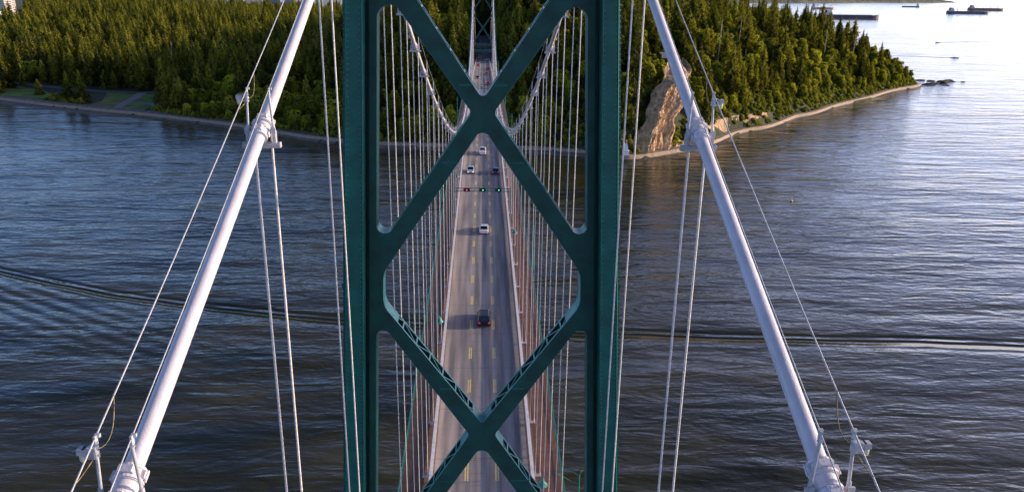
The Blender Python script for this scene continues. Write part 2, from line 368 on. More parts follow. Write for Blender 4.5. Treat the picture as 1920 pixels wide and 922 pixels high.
# ------------------------------------------------------------------ main cables, hand ropes
def cable_pts(dx, dz, y1=-30, y2=700, s=1):
    ys = list(np.arange(y1, Y0, 2.)) + [Y0] + list(np.arange(Y0 + 3, Y0 + SPAN, 5)) + [Y0 + SPAN] + list(np.arange(Y0 + SPAN + 6, y2, 12))
    return [(s * (CX + dx), y, zc(y) + dz) for y in ys]
for s, w in ((-1, 'left'), (1, 'right')):
    mb = MB(); mb.tube(cable_pts(0, 0, s=s), .165, 24)
    tag(mb.build('main_cable', M['cable']), f'thick pale lilac main suspension cable on the {w} side of the road', 'suspension cable', 'main suspension cables')
    for dx, ww in ((.29, 'outer'), (-.29, 'inner')):
        mb = MB(); pts = []
        ys = [Y0 + 9.85 * k for k in range(-6, 67)]
        for a, b in zip(ys[:-1], ys[1:]):
            for j in range(4):
                y = a + (b - a) * j / 4; q = j / 4; z = (zc(a) * (1 - q) + zc(b) * q) + 1.09 - .05 * math.sin(math.pi * q)
                pts.append((s * (CX + dx), y, z))
        mb.tube(pts,   .015 if dx > 0 else .012, 6)
        tag(mb.build('hand_rope', M['galv']), f'thin wire hand rope on the {ww} side above the {w} main cable', 'hand rope', 'hand ropes above the main cables')

def arc_cord(a, b, sag, n=8, side=(0, 0, 0)):
    a = Vector(a); b = Vector(b); S_ = Vector(side)
    return [a.lerp(b, i / n) - Vector((0, 0, sag * 4 * (i / n) * (1 - i / n))) + S_ * (4 * (i / n) * (1 - i / n)) for i in range(n + 1)]
def band_meshes(s):
    d = {}
    mb = MB()   # collar along local Y: wrapped sleeve, two clamp straps, bolted top lugs
    mb.tube([(0, -.46, 0), (0, -.44, 0), (0, -.10, 0)], [.17, .215, .225], 24)
    mb.tube([(0, -.12, 0), (0, .12, 0)], .205, 24)
    mb.tube([(0, .10, 0), (0, .40, 0), (0, .42, 0)], [.235, .225, .17], 24)
    for yy, r_ in ((-.42, .235), (-.14, .25), (.14, .26), (.36, .245)): mb.tube([(0, yy - .025, 0), (0, yy + .025, 0)], r_, 24, smooth=False)
    mb.box((0, -.28, .235), (.24, .24, .05), top=.8); mb.box((0, .25, .25), (.30, .16, .07), top=.8)
    for yy in (-.34, -.22):
        for xx in (-.07, .07): mb.tube([(xx, yy, .24), (xx, yy, .285)], .02, 6)
    for q in (-1, 1):
        mb.box((q * .24, .25, .03), (.10, .2, .13), top=.7); mb.box((q * .235, -.28, .02), (.07, .16, .12), top=.7)
        mb.tube([(q * .29, .16, .03), (q * .29, .34, .03)], .02, 6)
    d['collar'] = mb.mesh('collar', M['cable'])
    mb = MB()
    for yy in (-.20, -.02): mb.box((0, yy, -.42), (1.0, .035, .13))
    mb.box((0, -.11, -.485), (1.0, .2, .02))
    for xx in (-.49, .49): mb.box((xx, -.11, -.42), (.02, .2, .15))
    for xx in (-.35, .35): mb.box((xx, -.11, -.22), (.09, .15, .36)); mb.box((xx, -.19, -.02), (.12, .05, .16))
    d['crossbar'] = mb.mesh('crossbar', M['galv'])
    for nm, xx, q in (('post_out', s * .29, s), ('post_in', -s * .29, -s)):
        mb = MB(); mb.tube([(xx + q * .05, -.11, -.1), (xx, -.11, .92)], .030, 10); mb.tube([(xx, -.11, .90), (xx, -.11, .93)], .05, 10)
        mb.box((xx, -.08, 1.01), (.035, .09, .17)); mb.box((xx + .02, -.03, 1.07), (.08, .05, .06)); mb.tube([(xx + q * .05, -.11, -.05), (xx + q * .045, -.11, .12)], .042, 10)
        d[nm] = mb.mesh('post', M['galv'])
    mb = MB(); xx = s * .29
    mb.box((xx + s * .03, -.16, .84), (.14, .12, .2)); mb.box((xx + s * .11, -.16, .86), (.14, .12, .12)); mb.tube([(xx, -.16, .74), (xx, -.16, .88)], .07, 10)
    mb.box((xx + s * .20, -.16, .87), (.13, .14, .10), top=.9)
    d['lamp'] = mb.mesh('lamp', M['galv'])
    mb = MB(); mb.tube([(xx + s * .20, -.16, .82), (xx + s * .20, -.16, .70), (xx + s * .20, -.16, .66)], [.06, .056, .03], 12); d['lens'] = mb.mesh('lens', M['lens'])
    return d
BM = {s: band_meshes(s) for s in (-1, 1)}
cordm = {}
for s in (-1, 1):
    mb = MB(); xx = s * .29
    mb.tube(arc_cord((xx, -.1, .78), (xx, -.85, .74), .16, side=(s * .10, 0, 0)), .010, 5)
    mb.tube(arc_cord((xx, -.1, .86), (xx, .7, 1.42), .25, side=(-s * .06, 0, 0)), .010, 5)
    cordm[s] = mb.mesh('cord', M['cord'])
for s, w in ((-1, 'left'), (1, 'right')):
    for k in range(-4, 48):
        if k == 0: continue
        y = Y0 + 9.85 * k
        sl = (zc(y + .1) - zc(y - .1)) / .2; near = k <= 14
        if k == -3: lb = f'nearest clamp with posts and lamp on the {w} main cable, at the photo bottom'
        elif k == -2: lb = f'second nearest clamp with posts and lamp, halfway up the near {w} main cable'
        else: lb = f'pale clamp with rope posts on the {w} main cable ' + ('beyond the near tower' if k > 0 else 'this side of the near tower')
        t = empty('cable_band', (s * CX, y, zc(y)), lb, 'cable clamp', f'cable clamps along the {w} main cable ' + ('beyond the near tower' if k > 0 else 'this side of the near tower'))
        c = link('collar', BM[s]['collar'], t); c.rotation_euler = (math.atan(sl), 0, 0)
        link('crossbar', BM[s]['crossbar'], t); link('post', BM[s]['post_out'], t); link('post', BM[s]['post_in'], t)
        if near or k % 3 == 0:
            l = link('lamp', BM[s]['lamp'], t); link('lens', BM[s]['lens'], l)
        if k <= 3: link('cord', cordm[s], t)
# hangers
for s, w in ((-1, 'left'), (1, 'right')):
    for k in range(-4, 48):
        if k in (0,): continue
        y = Y0 + 9.85 * k; z0 = zd(y) + .25; z1 = zc(y) - .15
        if z1 - z0 < 1.2: z1 = z0 + 1.2
        ln = z1 - z0
        t = empty('hanger_cable', (s * CX, y, z0), f'slim pale pair of hanger ropes on the {w} side ' + ('beyond the near tower' if k > 0 else 'this side of the near tower'), 'hanger rope',
                  f'hanger ropes on the {w} side ' + ('beyond the near tower' if k > 0 else 'this side of the near tower'))
        for dx in (-.235, .235):
            mb = MB(); mb.tube([(dx * (1 if z1 < zc(y) + 1 else 1), -.02, 0), (dx, 0, ln * .5), (dx, 0, ln)], .036 if k < 4 else .032, 6); mb.build('rope', M['rope'], t)
        mb = MB()
        for dx in (-.235, .235): mb.tube([(dx, 0, -.1), (dx, 0, .35)], .085, 8); mb.tube([(dx, 0, .35), (dx, 0, .7)], [.06, .035], 8)
        mb.box((0, 0, .05), (.7, .3, .14)); mb.build('socket', M['cable'], t)

# ------------------------------------------------------------------ deck
deck = empty('bridge_deck', (0, 0, 0), 'long suspended bridge deck with grey roadway between two sidewalks', 'bridge deck')
YS = list(np.arange(-150, 700, 6.)) + list(np.arange(700, 1060, 20.))
def strip(xa, xb, dz, ys=YS, thick=0.):
    mb = MB(); top = [(xa, y, zd(y) + dz) for y in ys] + [(xb, y, zd(y) + dz) for y in ys]; n = len(ys)
    mb.add(top, [(i, n + i, n + i + 1, i + 1) for i in range(n - 1)])
    if thick:
        bt = [(xa, y, zd(y) + dz - thick) for y in ys] + [(xb, y, zd(y) + dz - thick) for y in ys]
        mb.add(bt, [(i, i + 1, n + i + 1, n + i) for i in range(n - 1)])
        mb.add([top[i] for i in range(n)] + [bt[i] for i in range(n)], [(i, i + 1, n + i + 1, n + i) for i in range(n - 1)])
        mb.add([top[n + i] for i in range(n)] + [bt[n + i] for i in range(n)], [(i, n + i, n + i + 1, i + 1) for i in range(n - 1)])
    return mb
rd = strip(-5.13, 5.13, 0, thick=.3)
road = rd.build('roadway', M['asphalt'], deck)
jn = MB()
for y in np.arange(44, 700, 9.85):
    for q in range(4):
        ww = 1.65 if q % 2 else 2.4
        yy = y + q * 2.46 + random.uniform(-.4, .4)
        a = random.uniform(-.2, 0) if q else 0
        jn.add([(-1.45, yy, zd(yy) + .006), (.15 + a * 3, yy + .04, zd(yy) + .006), (.15 + a * 3, yy + .09, zd(yy) + .006), (-1.45, yy + .05, zd(yy) + .006)], [(0, 1, 2, 3)])
    jn.add([(-5.1, y, zd(y) + .005), (5.1, y, zd(y) + .005), (5.1, y + .07, zd(y) + .005), (-5.1, y + .07, zd(y) + .005)], [(0, 1, 2, 3)])
jn.build('expansion_joints', M['girder'], road)
for s in (-1, 1):
    xa, xb = sorted((s * 5.13, s * 6.2)); strip(xa, xb, .02, thick=.35).build('deck_edge', M['edge'], deck)
    xa, xb = sorted((s * 6.2, s * 8.55)); wk = strip(xa, xb, .10, thick=.3).build('sidewalk', M['walk'], deck)
    mb = MB()
    for y in np.arange(40, 540, 4.92): mb.box((s * 7.38, y, zd(y) + .102), (2.3, .07, .012))
    mb.build('sidewalk_joints', M['girder'], wk)
    mb = MB()
    ys = [y for y in YS if y <= 700]
    for a, b in zip(ys[:-1], ys[1:]):
        mb.bar((s * 5.9, a, zd(a) - 1.0), (s * 5.9, b, zd(b) - 1.0), .5, 1.9); mb.bar((s * 5.9, a, zd(a) - 3.2), (s * 5.9, b, zd(b) - 3.2), .4, .4)
        mb.bar((s * 5.9, a, zd(a) - 1.9), (s * 5.9, (a + b) / 2, zd(b) - 3.1), .2, .2); mb.bar((s * 5.9, (a + b) / 2, zd(b) - 3.1), (s * 5.9, b, zd(b) - 1.9), .2, .2)
    mb.build('edge_girder', M['green'], deck)
mb = MB()
for y in np.arange(-140, 700, 6.): mb.box((0, y, zd(y) - .85), (16.6, .35, .7))
mb.build('floor_beams', M['girder'], deck)
mk = MB()     # broken double yellow lines
y = 88.7 - 8.67 * 5 - 1.6
while y < 1000:
    for xl in (-1.645, 1.645):
        for o in (-.13, .13):
            z0, z1 = zd(y) + .008, zd(y + 3.2) + .008
            mk.add([(xl + o - .08, y, z0), (xl + o + .08, y, z0), (xl + o + .08, y + 3.2, z1), (xl + o - .08, y + 3.2, z1)], [(0, 1, 2, 3)])
    y += 8.67
mk.build('lane_markings', M['yellow'], deck)

# traffic barriers and pedestrian railings
for s, w in ((-1, 'left'), (1, 'right')):
    t = empty('traffic_barrier', (0, 0, 0), f'white capped steel barrier between roadway and {w} sidewalk', 'barrier')
    X = s * 5.36
    cap = MB(); pn = MB(); ps = MB(); pk = MB()
    ys = [y for y in YS if y <= 700]
    for a, b in zip(ys[:-1], ys[1:]):
        cap.bar((X, a, zd(a) + 1.08), (X, b, zd(b) + 1.08), .36, .08)
        pn.bar((X, a, zd(a) + .375), (X, b, zd(b) + .375), .07, .37)
    for y in np.arange(42, 560, 1.45): ps.box((X, y, zd(y) + .52), (.16, .14, 1.04))
    y = 44.
    while y < 520:
        st = .14 if y < 260 else .42
        ww = st * .66; zz_ = zd(y); pk.add([(X, y, zz_ + .56), (X, y + ww, zz_ + .56), (X, y + ww, zz_ + 1.05), (X, y, zz_ + 1.05)], [(0, 1, 2, 3)])
        y += st
    cap.build('cap_rail', M['barrier'], t); pn.build('panel', M['panel'], t); ps.build('posts', M['barrier'], t); pk.build('pickets', M['barrier'], t)
    t = empty('pedestrian_railing', (0, 0, 0), f'slim green railing along the outer edge of the {w} sidewalk', 'railing')
    X = s * 8.45; rl = MB(); ps = MB()
    for a, b in zip(ys[:-1], ys[1:]):
        rl.bar((X, a, zd(a) + 1.38), (X, b, zd(b) + 1.38), .12, .08); rl.bar((X, a, zd(a) + .25), (X, b, zd(b) + .25), .06, .06)
    y = 44.
    while y < 520:
        st = .22 if y < 200 else .5; zz_ = zd(y); ps.add([(X, y, zz_ + .12), (X, y + .04 + st * .12, zz_ + .12), (X, y + .04 + st * .12, zz_ + 1.35), (X, y, zz_ + 1.35)], [(0, 1, 2, 3)]); y += st
    for y in np.arange(42, 560, 2.46): ps.box((X, y, zd(y) + .72), (.08, .08, 1.3))
    rl.build('handrail', M['green_light'], t); ps.build('balusters', M['green_light'], t)

# lamp posts on the bridge
def make_lamp():
    t = empty('lamp_post', (0, 0, 0), 'x', 'lamp post')
    mb = MB(); mb.tube([(9.15, 0, -1.0), (9.15, 0, 2.5), (9.15, 0, 6.9)], [.12, .09, .06], 10); mb.box((8.85, 0, -.6), (.6, .3, .3)); mb.build('pole', M['green_light'], t)
    mb = MB()
    mb.tube([(9.15, 0, 6.7), (8.6, 0, 7.15), (7.6, 0, 7.3), (6.6, 0, 7.15), (5.95, 0, 6.85), (5.7, 0, 6.6)], .045, 8)
    mb.tube([(9.15, 0, 5.9), (8.5, 0, 6.1), (7.6, 0, 6.7), (6.8, 0, 7.15)], .03, 6)
    mb.tube([(9.15, 0, 6.9), (9.35, 0, 7.2), (9.2, 0, 7.4), (9.0, 0, 7.25)], .03, 6)
    mb.build('arm', M['green_light'], t)
    mb = MB(); mb.tube([(5.7, 0, 6.65), (5.7, 0, 6.4), (5.7, 0, 6.25), (5.7, 0, 5.85), (5.7, 0, 5.78)], [.07, .09, .17, .48, .5], 14); mb.build('shade', M['green_light'], t)
    mb = MB(); mb.tube([(5.7, 0, 5.80), (5.7, 0, 5.62), (5.7, 0, 5.5)], [.2, .17, .05], 10); mb.build('bulb', M['lens'], t)
    return t
lamp0 = make_lamp(); first = True
LP = [(1, 61.5, 'right', 'nearest green lamp post, at the bottom edge beside the right sidewalk'), (-1, 95.3, 'left', 'green lamp post with cone shade beside the dark car, left sidewalk'),
      (1, 130.3, 'right', 'green lamp post with cone shade beside the white car, right sidewalk'), (-1, 167.8, 'left', 'green lamp post with cone shade just before the signal gantry on the left')]
for k in range(6, 14):
    for sd_, wd in ((1, 'right'), (-1, 'left')):
        if (k + (sd_ > 0)) % 2 == 0: LP.append((sd_, 167.8 + 37 * (k - 5), wd, f'small distant green lamp post on the {wd} side of the far half of the bridge'))
for s, y, w, lb in LP:
    o = lamp0 if first else copy_tree(lamp0); first = False
    o.location = (0, y, zd(y)); o.rotation_euler = (0, 0, 0 if s > 0 else math.pi); o['label'] = lb; o['group'] = 'green lamp posts along the bridge'

# lane signal gantries
def gantry(y, lb, cols, h):
    t = empty('signal_gantry', (0, y, zd(y)), lb, 'signal gantry', 'lane signal gantries over the road')
    for s in (-1, 1):
        mb = MB(); mb.tube([(s * 5.85, 0, 0), (s * 5.85, 0, h + .4)], .09, 8); mb.build('post', M['green'], t)
    mb = MB()
    for dz in (-.35, .3): mb.tube([(-5.85, 0, h + dz), (5.85, 0, h + dz)], .07, 8)
    for x in np.arange(-4.8, 5, 1.6): mb.tube([(x, 0, h - .35), (x, 0, h + .3)], .03, 5)
    mb.build('beam', M['green'], t)
    for x, c in zip((-3.3, 0, 3.3), cols):
        mb = MB(); mb.box((x, -.12, h), (1.35, .34, .78)); mb.box((x, -.32, h + .36), (1.3, .25, .05)); g = mb.build('signal_head', M['black'], t)
        mb = MB(); mb.tube([(x + (.1 if c == 'green_lamp' else 0), -.29, h - .02), (x + (.1 if c == 'green_lamp' else 0), -.34, h - .02)], .10, 12); mb.build('lens', M[c], g)
gantry(156.6, 'nearest lane signal gantry with one red and two green lights', ('red_lamp', 'green_lamp', 'green_lamp'), 6.1)
gantry(311, 'middle lane signal gantry just past the tower crossing, red and green lights', ('red_lamp', 'green_lamp', 'green_lamp'), 6.4)
gantry(465, 'farthest lane signal gantry, in shadow before the far tower', ('red_lamp', 'green_lamp', 'green_lamp'), 6.4)

# ------------------------------------------------------------------ cars
def car_proto(kind, paint):
    """faces +Y; returns list of (name, mesh, child meshes)"""
    if kind == 'suv': L_, W_, Ht, belt, hood = 4.8, 1.92, 1.78, 1.08, 1.0
    elif kind == 'pickup': L_, W_, Ht, belt, hood = 5.5, 1.95, 1.82, 1.1, 1.05
    else: L_, W_, Ht, belt, hood = 4.6, 1.82, 1.45, .92, .82
    hl = L_ / 2; w = W_ / 2
    def ring(y, ww, zb, zm, zt): return [(-ww * .92, y, zb), (ww * .92, y, zb), (ww, y, zm), (ww * .97, y, zt - .12), (ww * .86, y, zt), (-ww * .86, y, zt), (-ww * .97, y, zt - .12), (-ww, y, zm)]
    rear = belt if kind != 'sedan' else belt
    body = MB(); body.loft([ring(-hl, w * .82, .38, .5, rear - .14), ring(-hl + .12, w * .93, .28, .55, rear - .02), ring(-hl + .6, w, .22, .55, rear), ring(-.4, w, .2, .55, belt), ring(.9, w, .2, .55, belt),
               ring(1.3, w * .99, .2, .55, hood + .04), ring(hl - .5, w * .96, .22, .5, hood - .08), ring(hl - .12, w * .88, .28, .45, hood - .2), ring(hl, w * .72, .36, .45, hood - .34)], smooth=False)
    for yy in (.55,):
        for s in (-1, 1): body.box((s * (w + .07), yy, belt + .03), (.16, .2, .13))
    if kind == 'pickup': c0, c1, c2, c3 = -.45, -.35, .75, 1.25
    elif kind == 'suv': c0, c1, c2, c3 = -hl + .12, -hl + .45, .45, 1.2
    else: c0, c1, c2, c3 = -hl + .75, -hl + 1.35, .25, 1.12
    def cr(y, ww, z): return [(-ww, y, z), (ww, y, z)]
    g = MB(); wb, wt = w * .90, w * .72; zt = Ht - .05; zb = belt - .02
    vs = [(-wb, c0, zb), (wb, c0, zb), (wb, c3, zb - .04), (-wb, c3, zb - .04), (-wt, c1, zt), (wt, c1, zt), (wt, c2, zt), (-wt, c2, zt)]
    g.add(vs, [(0, 1, 5, 4), (1, 2, 6, 5), (2, 3, 7, 6), (3, 0, 4, 7), (4, 5, 6, 7)])
    rf = MB(); rf.loft([[(-wt * .9, c1 - .02, zt - .02), (wt * .9, c1 - .02, zt - .02), (wt * .9, c1 - .02, zt + .01), (-wt * .9, c1 - .02, zt + .01)],
                        [(-wt * 1.02, c1 + .12, zt - .03), (wt * 1.02, c1 + .12, zt - .03), (wt * .9, c1 + .12, zt + .05), (-wt * .9, c1 + .12, zt + .05)],
                        [(-wt * 1.02, c2 - .12, zt - .03), (wt * 1.02, c2 - .12, zt - .03), (wt * .9, c2 - .12, zt + .05), (-wt * .9, c2 - .12, zt + .05)],
                        [(-wt * .9, c2 + .02, zt - .02), (wt * .9, c2 + .02, zt - .02), (wt * .9, c2 + .02, zt + .01), (-wt * .9, c2 + .02, zt + .01)]])
    def pillar(a, b): rf.bar(Vector(a) * 1.0, Vector(b) * 1.0, .09, .05)
    for s in (-1, 1):
        pillar((s * wb, c0, zb), (s * wt, c1, zt)); pillar((s * wb, c3, zb), (s * wt, c2, zt)); ym = (c1 + c2) / 2; pillar((s * wb, ym, zb), (s * wt, ym, zt))
    if kind == 'pickup':
        bed = MB(); bed.box((0, -hl + 1.0, belt - .18), (W_ * .8, 1.75, .3)); 
    else: bed = None
    out = [('body', body.mesh('body', paint), []), ('windows', g.mesh('windows', M['glass']), []), ('roof', rf.mesh('roof', paint), [])]
    if bed: out.append(('cargo_bed', bed.mesh('cargo_bed', M['black']), []))
    for s in (-1, 1):
        for yy in (-hl + .85, hl - .9):
            t = MB(); t.tube([(s * (w - .22), yy, .34), (s * (w + .02), yy, .34)], .34, 16, smooth=False); r_ = MB(); r_.tube([(s * (w - .0), yy, .34), (s * (w + .03), yy, .34)], .2, 10, smooth=False)
            out.append(('wheel', t.mesh('wheel', M['tyre']), [('rim', r_.mesh('rim', M['rim']))]))
        t = MB(); t.box((s * w * .68, hl - .09, hood - .30), (.36, .22, .14)); out.append(('headlight', t.mesh('headlight', M['head']), []))
        t = MB(); t.box((s * w * .74, -hl + .05, belt - .24), (.26, .16, .2)); out.append(('tail_light', t.mesh('tail_light', M['tail']), []))
    return out
protos = {}
def car(kind, colour, x, y, away, lb, small=False, group=None):
    P = {'white': (.72, .72, .74), 'silver': (.5, .52, .56), 'blue': (.02, .04, .14), 'black': (.015, .018, .03), 'red': (.5, .02, .03), 'orange': (.6, .16, .06), 'green': (.06, .2, .16)}
    key = (kind, colour)
    if key not in protos:
        pm = M.setdefault('paint_' + colour, carpaint(colour + '_car_paint', P[colour])); protos[key] = car_proto(kind, pm)
    t = empty({'suv': 'sport_utility_car', 'pickup': 'pickup_truck', 'sedan': 'sedan_car'}[kind], (x, y, zd(y) + .005), lb, 'car' if kind != 'pickup' else 'pickup truck', group or 'vehicles on the bridge', rz=0 if away else math.pi)
    sl = (zd(y + 1) - zd(y - 1)) / 2
    t.rotation_euler[0] = math.atan(sl) * (1 if away else -1)
    for n, me, ch in protos[key]:
        o = link(n, me, t)
        for cn, cm in ch: link(cn, cm, o)
car('suv', 'black', .3, 107.3, True, 'dark sport utility car in the middle lane, nearest vehicle on the bridge')
car('sedan', 'white', .3, 148, True, 'white sedan alone in the middle lane before the signal gantry')
car('sedan', 'silver', -3.1, 195, False, 'silver car in the left lane facing the camera beyond the gantry')
car('sedan', 'blue', 3.3, 194, True, 'dark blue car in the right lane beside the silver car')
car('pickup', 'white', .0, 216.5, True, 'white pickup truck in the middle lane just under the tower crossing')
car('sedan', 'black', -2.9, 419, False, 'dark car alone in the left lane between the second and third gantries')
car('sedan', 'red', 2.6, 385, True, 'red car in the right lane just past the second gantry')
car('sedan', 'white', 3.2, 342, True, 'white car beneath the second gantry in the right lane')
car('sedan', 'orange', 2.2, 448, True, 'small orange car in the right lane before the far tower')
car('sedan', 'red', 3.3, 500, True, 'red car in the right lane close to the third gantry and far tower')
for i, (x, y, c) in enumerate([(-3.1, 545, 'red'), (-3.1, 566, 'white'), (-3.1, 590, 'white'), (-3.1, 618, 'white'), (-3.0, 650, 'red'), (.1, 655, 'green'), (3.1, 668, 'white'), (-2.9, 705, 'white'), (-2.6, 760, 'white'), (-2.6, 830, 'red'), (-2.4, 920, 'white')]):
    nth = ('first', 'second', 'third', 'fourth')
    car('suv' if i % 3 == 2 else 'sedan', c, x, y, True, {'red': 'tiny red car in the shaded road beyond the far tower', 'white': 'tiny white car in the shaded road beyond the far tower', 'green': 'tiny green car beyond the far tower portal'}[c], group='cars beyond the far tower')

# ------------------------------------------------------------------ land
SHORE = [(-6000, 2600), (-1800, 1330), (-1100, 1060), (-700, 890), (-476, 785), (-403, 744), (-341, 715), (-284, 691), (-227, 659), (-193, 640), (-142, 600), (-107, 582), (-82, 573), (-18, 565), (37, 560), (75, 549), (97, 528), (111, 532), (130, 545),
         (153, 562), (181, 589), (203, 622), (225, 646), (245, 658), (265, 680), (296, 722), (305, 728), (325, 744), (362, 790), (399, 826), (442, 868), (480, 912), (515, 945), (545, 968), (566, 992)]
BACK = [(572, 1015), (560, 1060), (540, 1150), (500, 1400), (470, 1900), (200, 2400), (-100, 2900), (-600, 3300), (-900, 9000), (-6000, 9000)]
def chaikin(p, n=2):
    for _ in range(n):
        q = [p[0]]
        for a, b in zip(p[:-1], p[1:]): q += [(a[0] * .75 + b[0] * .25, a[1] * .75 + b[1] * .25), (a[0] * .25 + b[0] * .75, a[1] * .25 + b[1] * .75)]
        p = q + [p[-1]]
    return p
SH = chaikin(SHORE, 2)
POLY = np.array(SH + BACK)
def seg_dist(P, A, B):
    d = B - A; t = np.clip(((P - A) @ d) / (d @ d), 0, 1)[:, None]; return np.linalg.norm(P - (A + t * d), axis=1)
def sdist(P):
    P = np.asarray(P, float).reshape(-1, 2); m = np.full(len(P), 1e9)
    for i in range(len(POLY)): m = np.minimum(m, seg_dist(P, POLY[i], POLY[(i + 1) % len(POLY)]))
    ins = np.zeros(len(P), bool)
    for i in range(len(POLY)):
        x1, y1 = POLY[i]; x2, y2 = POLY[(i + 1) % len(POLY)]
        c = ((y1 > P[:, 1]) != (y2 > P[:, 1])); 
        with np.errstate(divide='ignore', invalid='ignore'): xx = (x2 - x1) * (P[:, 1] - y1) / (y2 - y1) + x1
        ins ^= c & (P[:, 0] < xx)
    return np.where(ins, m, -m)
def in_poly(P, poly):
    ins = np.zeros(len(P), bool)
    for i in range(len(poly)):
        x1, y1 = poly[i]; x2, y2 = poly[(i + 1) % len(poly)]
        c = ((y1 > P[:, 1]) != (y2 > P[:, 1]))
        with np.errstate(divide='ignore', invalid='ignore'): xx = (x2 - x1) * (P[:, 1] - y1) / (y2 - y1) + x1
        ins ^= c & (P[:, 0] < xx)
    return ins
def fbm(P, s, seed=0):
    r_ = np.random.default_rng(seed); out = 0; a = 1
    for o in range(4):
        for _ in range(3):
            th = r_.uniform(0, 6.28); ph = r_.uniform(0, 6.28); f_ = 2 ** o / s * r_.uniform(.7, 1.3)
            out = out + a * np.sin((P[:, 0] * math.cos(th) + P[:, 1] * math.sin(th)) * f_ * 6.28 + ph)
        a *= .5
    return out / 4
def height(P, sd=None):
    P = np.asarray(P, float).reshape(-1, 2); sd = sdist(P) if sd is None else sd
    x, y = P[:, 0], P[:, 1]
    plat = np.interp(x, [-900, -500, -300, -150, -60, 0, 60, 110, 300, 420, 500, 580], [16, 12, 15, 23, 40, 51, 60, 62, 62, 48, 34, 20])
    width = np.interp(x, [-600, -300, -150, -60, 60, 110, 300, 450, 560], [420, 330, 200, 130, 90, 58, 85, 90, 60])
    bench = np.interp(x, [-600, -350, -200, -60, 60, 100, 130, 300], [70, 75, 14, 8, 7, 7, 6, 7])
    t = np.clip((sd - bench) / width, 0, 1); prof = t ** .75
    base = np.where(sd < 0, -4 + sd * .02, 2.6)
    step = np.clip((sd - bench) / 3.5, 0, 1) * np.interp(x, [60, 120, 160, 230, 300, 560], [0, 2, 4.5, 4, 2, 1.5])   # low bare cliff behind the seawall
    h = base + np.where(sd > 0, np.maximum(step, 0) + (plat - 2.6 - step) * prof + t * fbm(P, 170, 3) * 5 + np.clip(sd - 200, 0, 2500) * .012, 0)
    h = h + np.where(sd > 0, 30 * np.exp(-((x - 20) / 150) ** 2) * np.clip((sd - 95) / 150, 0, 1) * np.clip((1500 - y) / 300, 0, 1), 0)  # central ridge added to throw shade over the left wood
    ax = np.abs(x); k = np.clip((ax - 11) / 14, 0, 1)                                             # cut the causeway through
    h = np.where((y > 690) & (y < 1100), h * k + 52.9 * (1 - k), h)
    h = np.where((y <= 700) & (ax < 14), np.minimum(h, 42), h)
    cm_ = in_poly(P, [(102, 529), (140, 553), (172, 602), (162, 620), (142, 610), (114, 570)]); h = np.where(cm_, np.maximum(np.minimum(h, 3.2), h - 13 * (1 - np.clip((sd - 8) / 48, 0, 1))), h)
    return h
gx = np.concatenate([np.linspace(-6000, -1500, 12)[:-1], np.arange(-1500, -620, 24.), np.arange(-620, 620, 7.), np.linspace(620, 900, 6)])
gy = np.concatenate([np.arange(500, 1100, 7.), np.arange(1100, 2600, 26.), np.linspace(2600, 9000, 14)])
GX, GY = np.meshgrid(gx, gy); P = np.stack([GX.ravel(), GY.ravel()], 1); SD = sdist(P); HZ = height(P, SD)
nx, ny = len(gx), len(gy)
idx = np.arange(nx * ny).reshape(ny, nx)
fc = np.stack([idx[:-1, :-1], idx[:-1, 1:], idx[1:, 1:], idx[1:, :-1]], -1).reshape(-1, 4)
fc = fc[(SD[fc].max(1) > -12)]
me = bpy.data.meshes.new('terrain'); me.from_pydata(np.column_stack([P, HZ]).tolist(), [], fc.tolist()); me.materials.append(M['soil']); me.materials.append(M['rock'])
sx_ = HZ[fc].max(1) - HZ[fc].min(1); cx_ = P[fc].mean(1)
sdm = SD[fc].mean(1)
me.polygons.foreach_set('material_index', (False & (sdm > 3) & (sdm < 12 + 3 * np.sin(cx_[:, 0] * .11) - 5 * np.clip((cx_[:, 0] - 190) / 40, 0, 1)) & (cx_[:, 0] > 150) & (cx_[:, 0] < 245) & (sx_ > 1.2)).astype(int).tolist())
me.polygons.foreach_set('use_smooth', [True] * len(fc)); me.update()
tag(link('terrain', me), 'forested peninsula ground rising from the shore', None, None, 'structure')

# water sheet to the horizon, sea bed not needed
mb = MB(); mb.add([(-40000, -3000, 0), (40000, -3000, 0), (40000, 60000, 0), (-40000, 60000, 0)], [(0, 1, 2, 3)])
tag(mb.build('water', M['water']), 'wide calm inlet with ripples and a boat wake', None, None, 'structure')

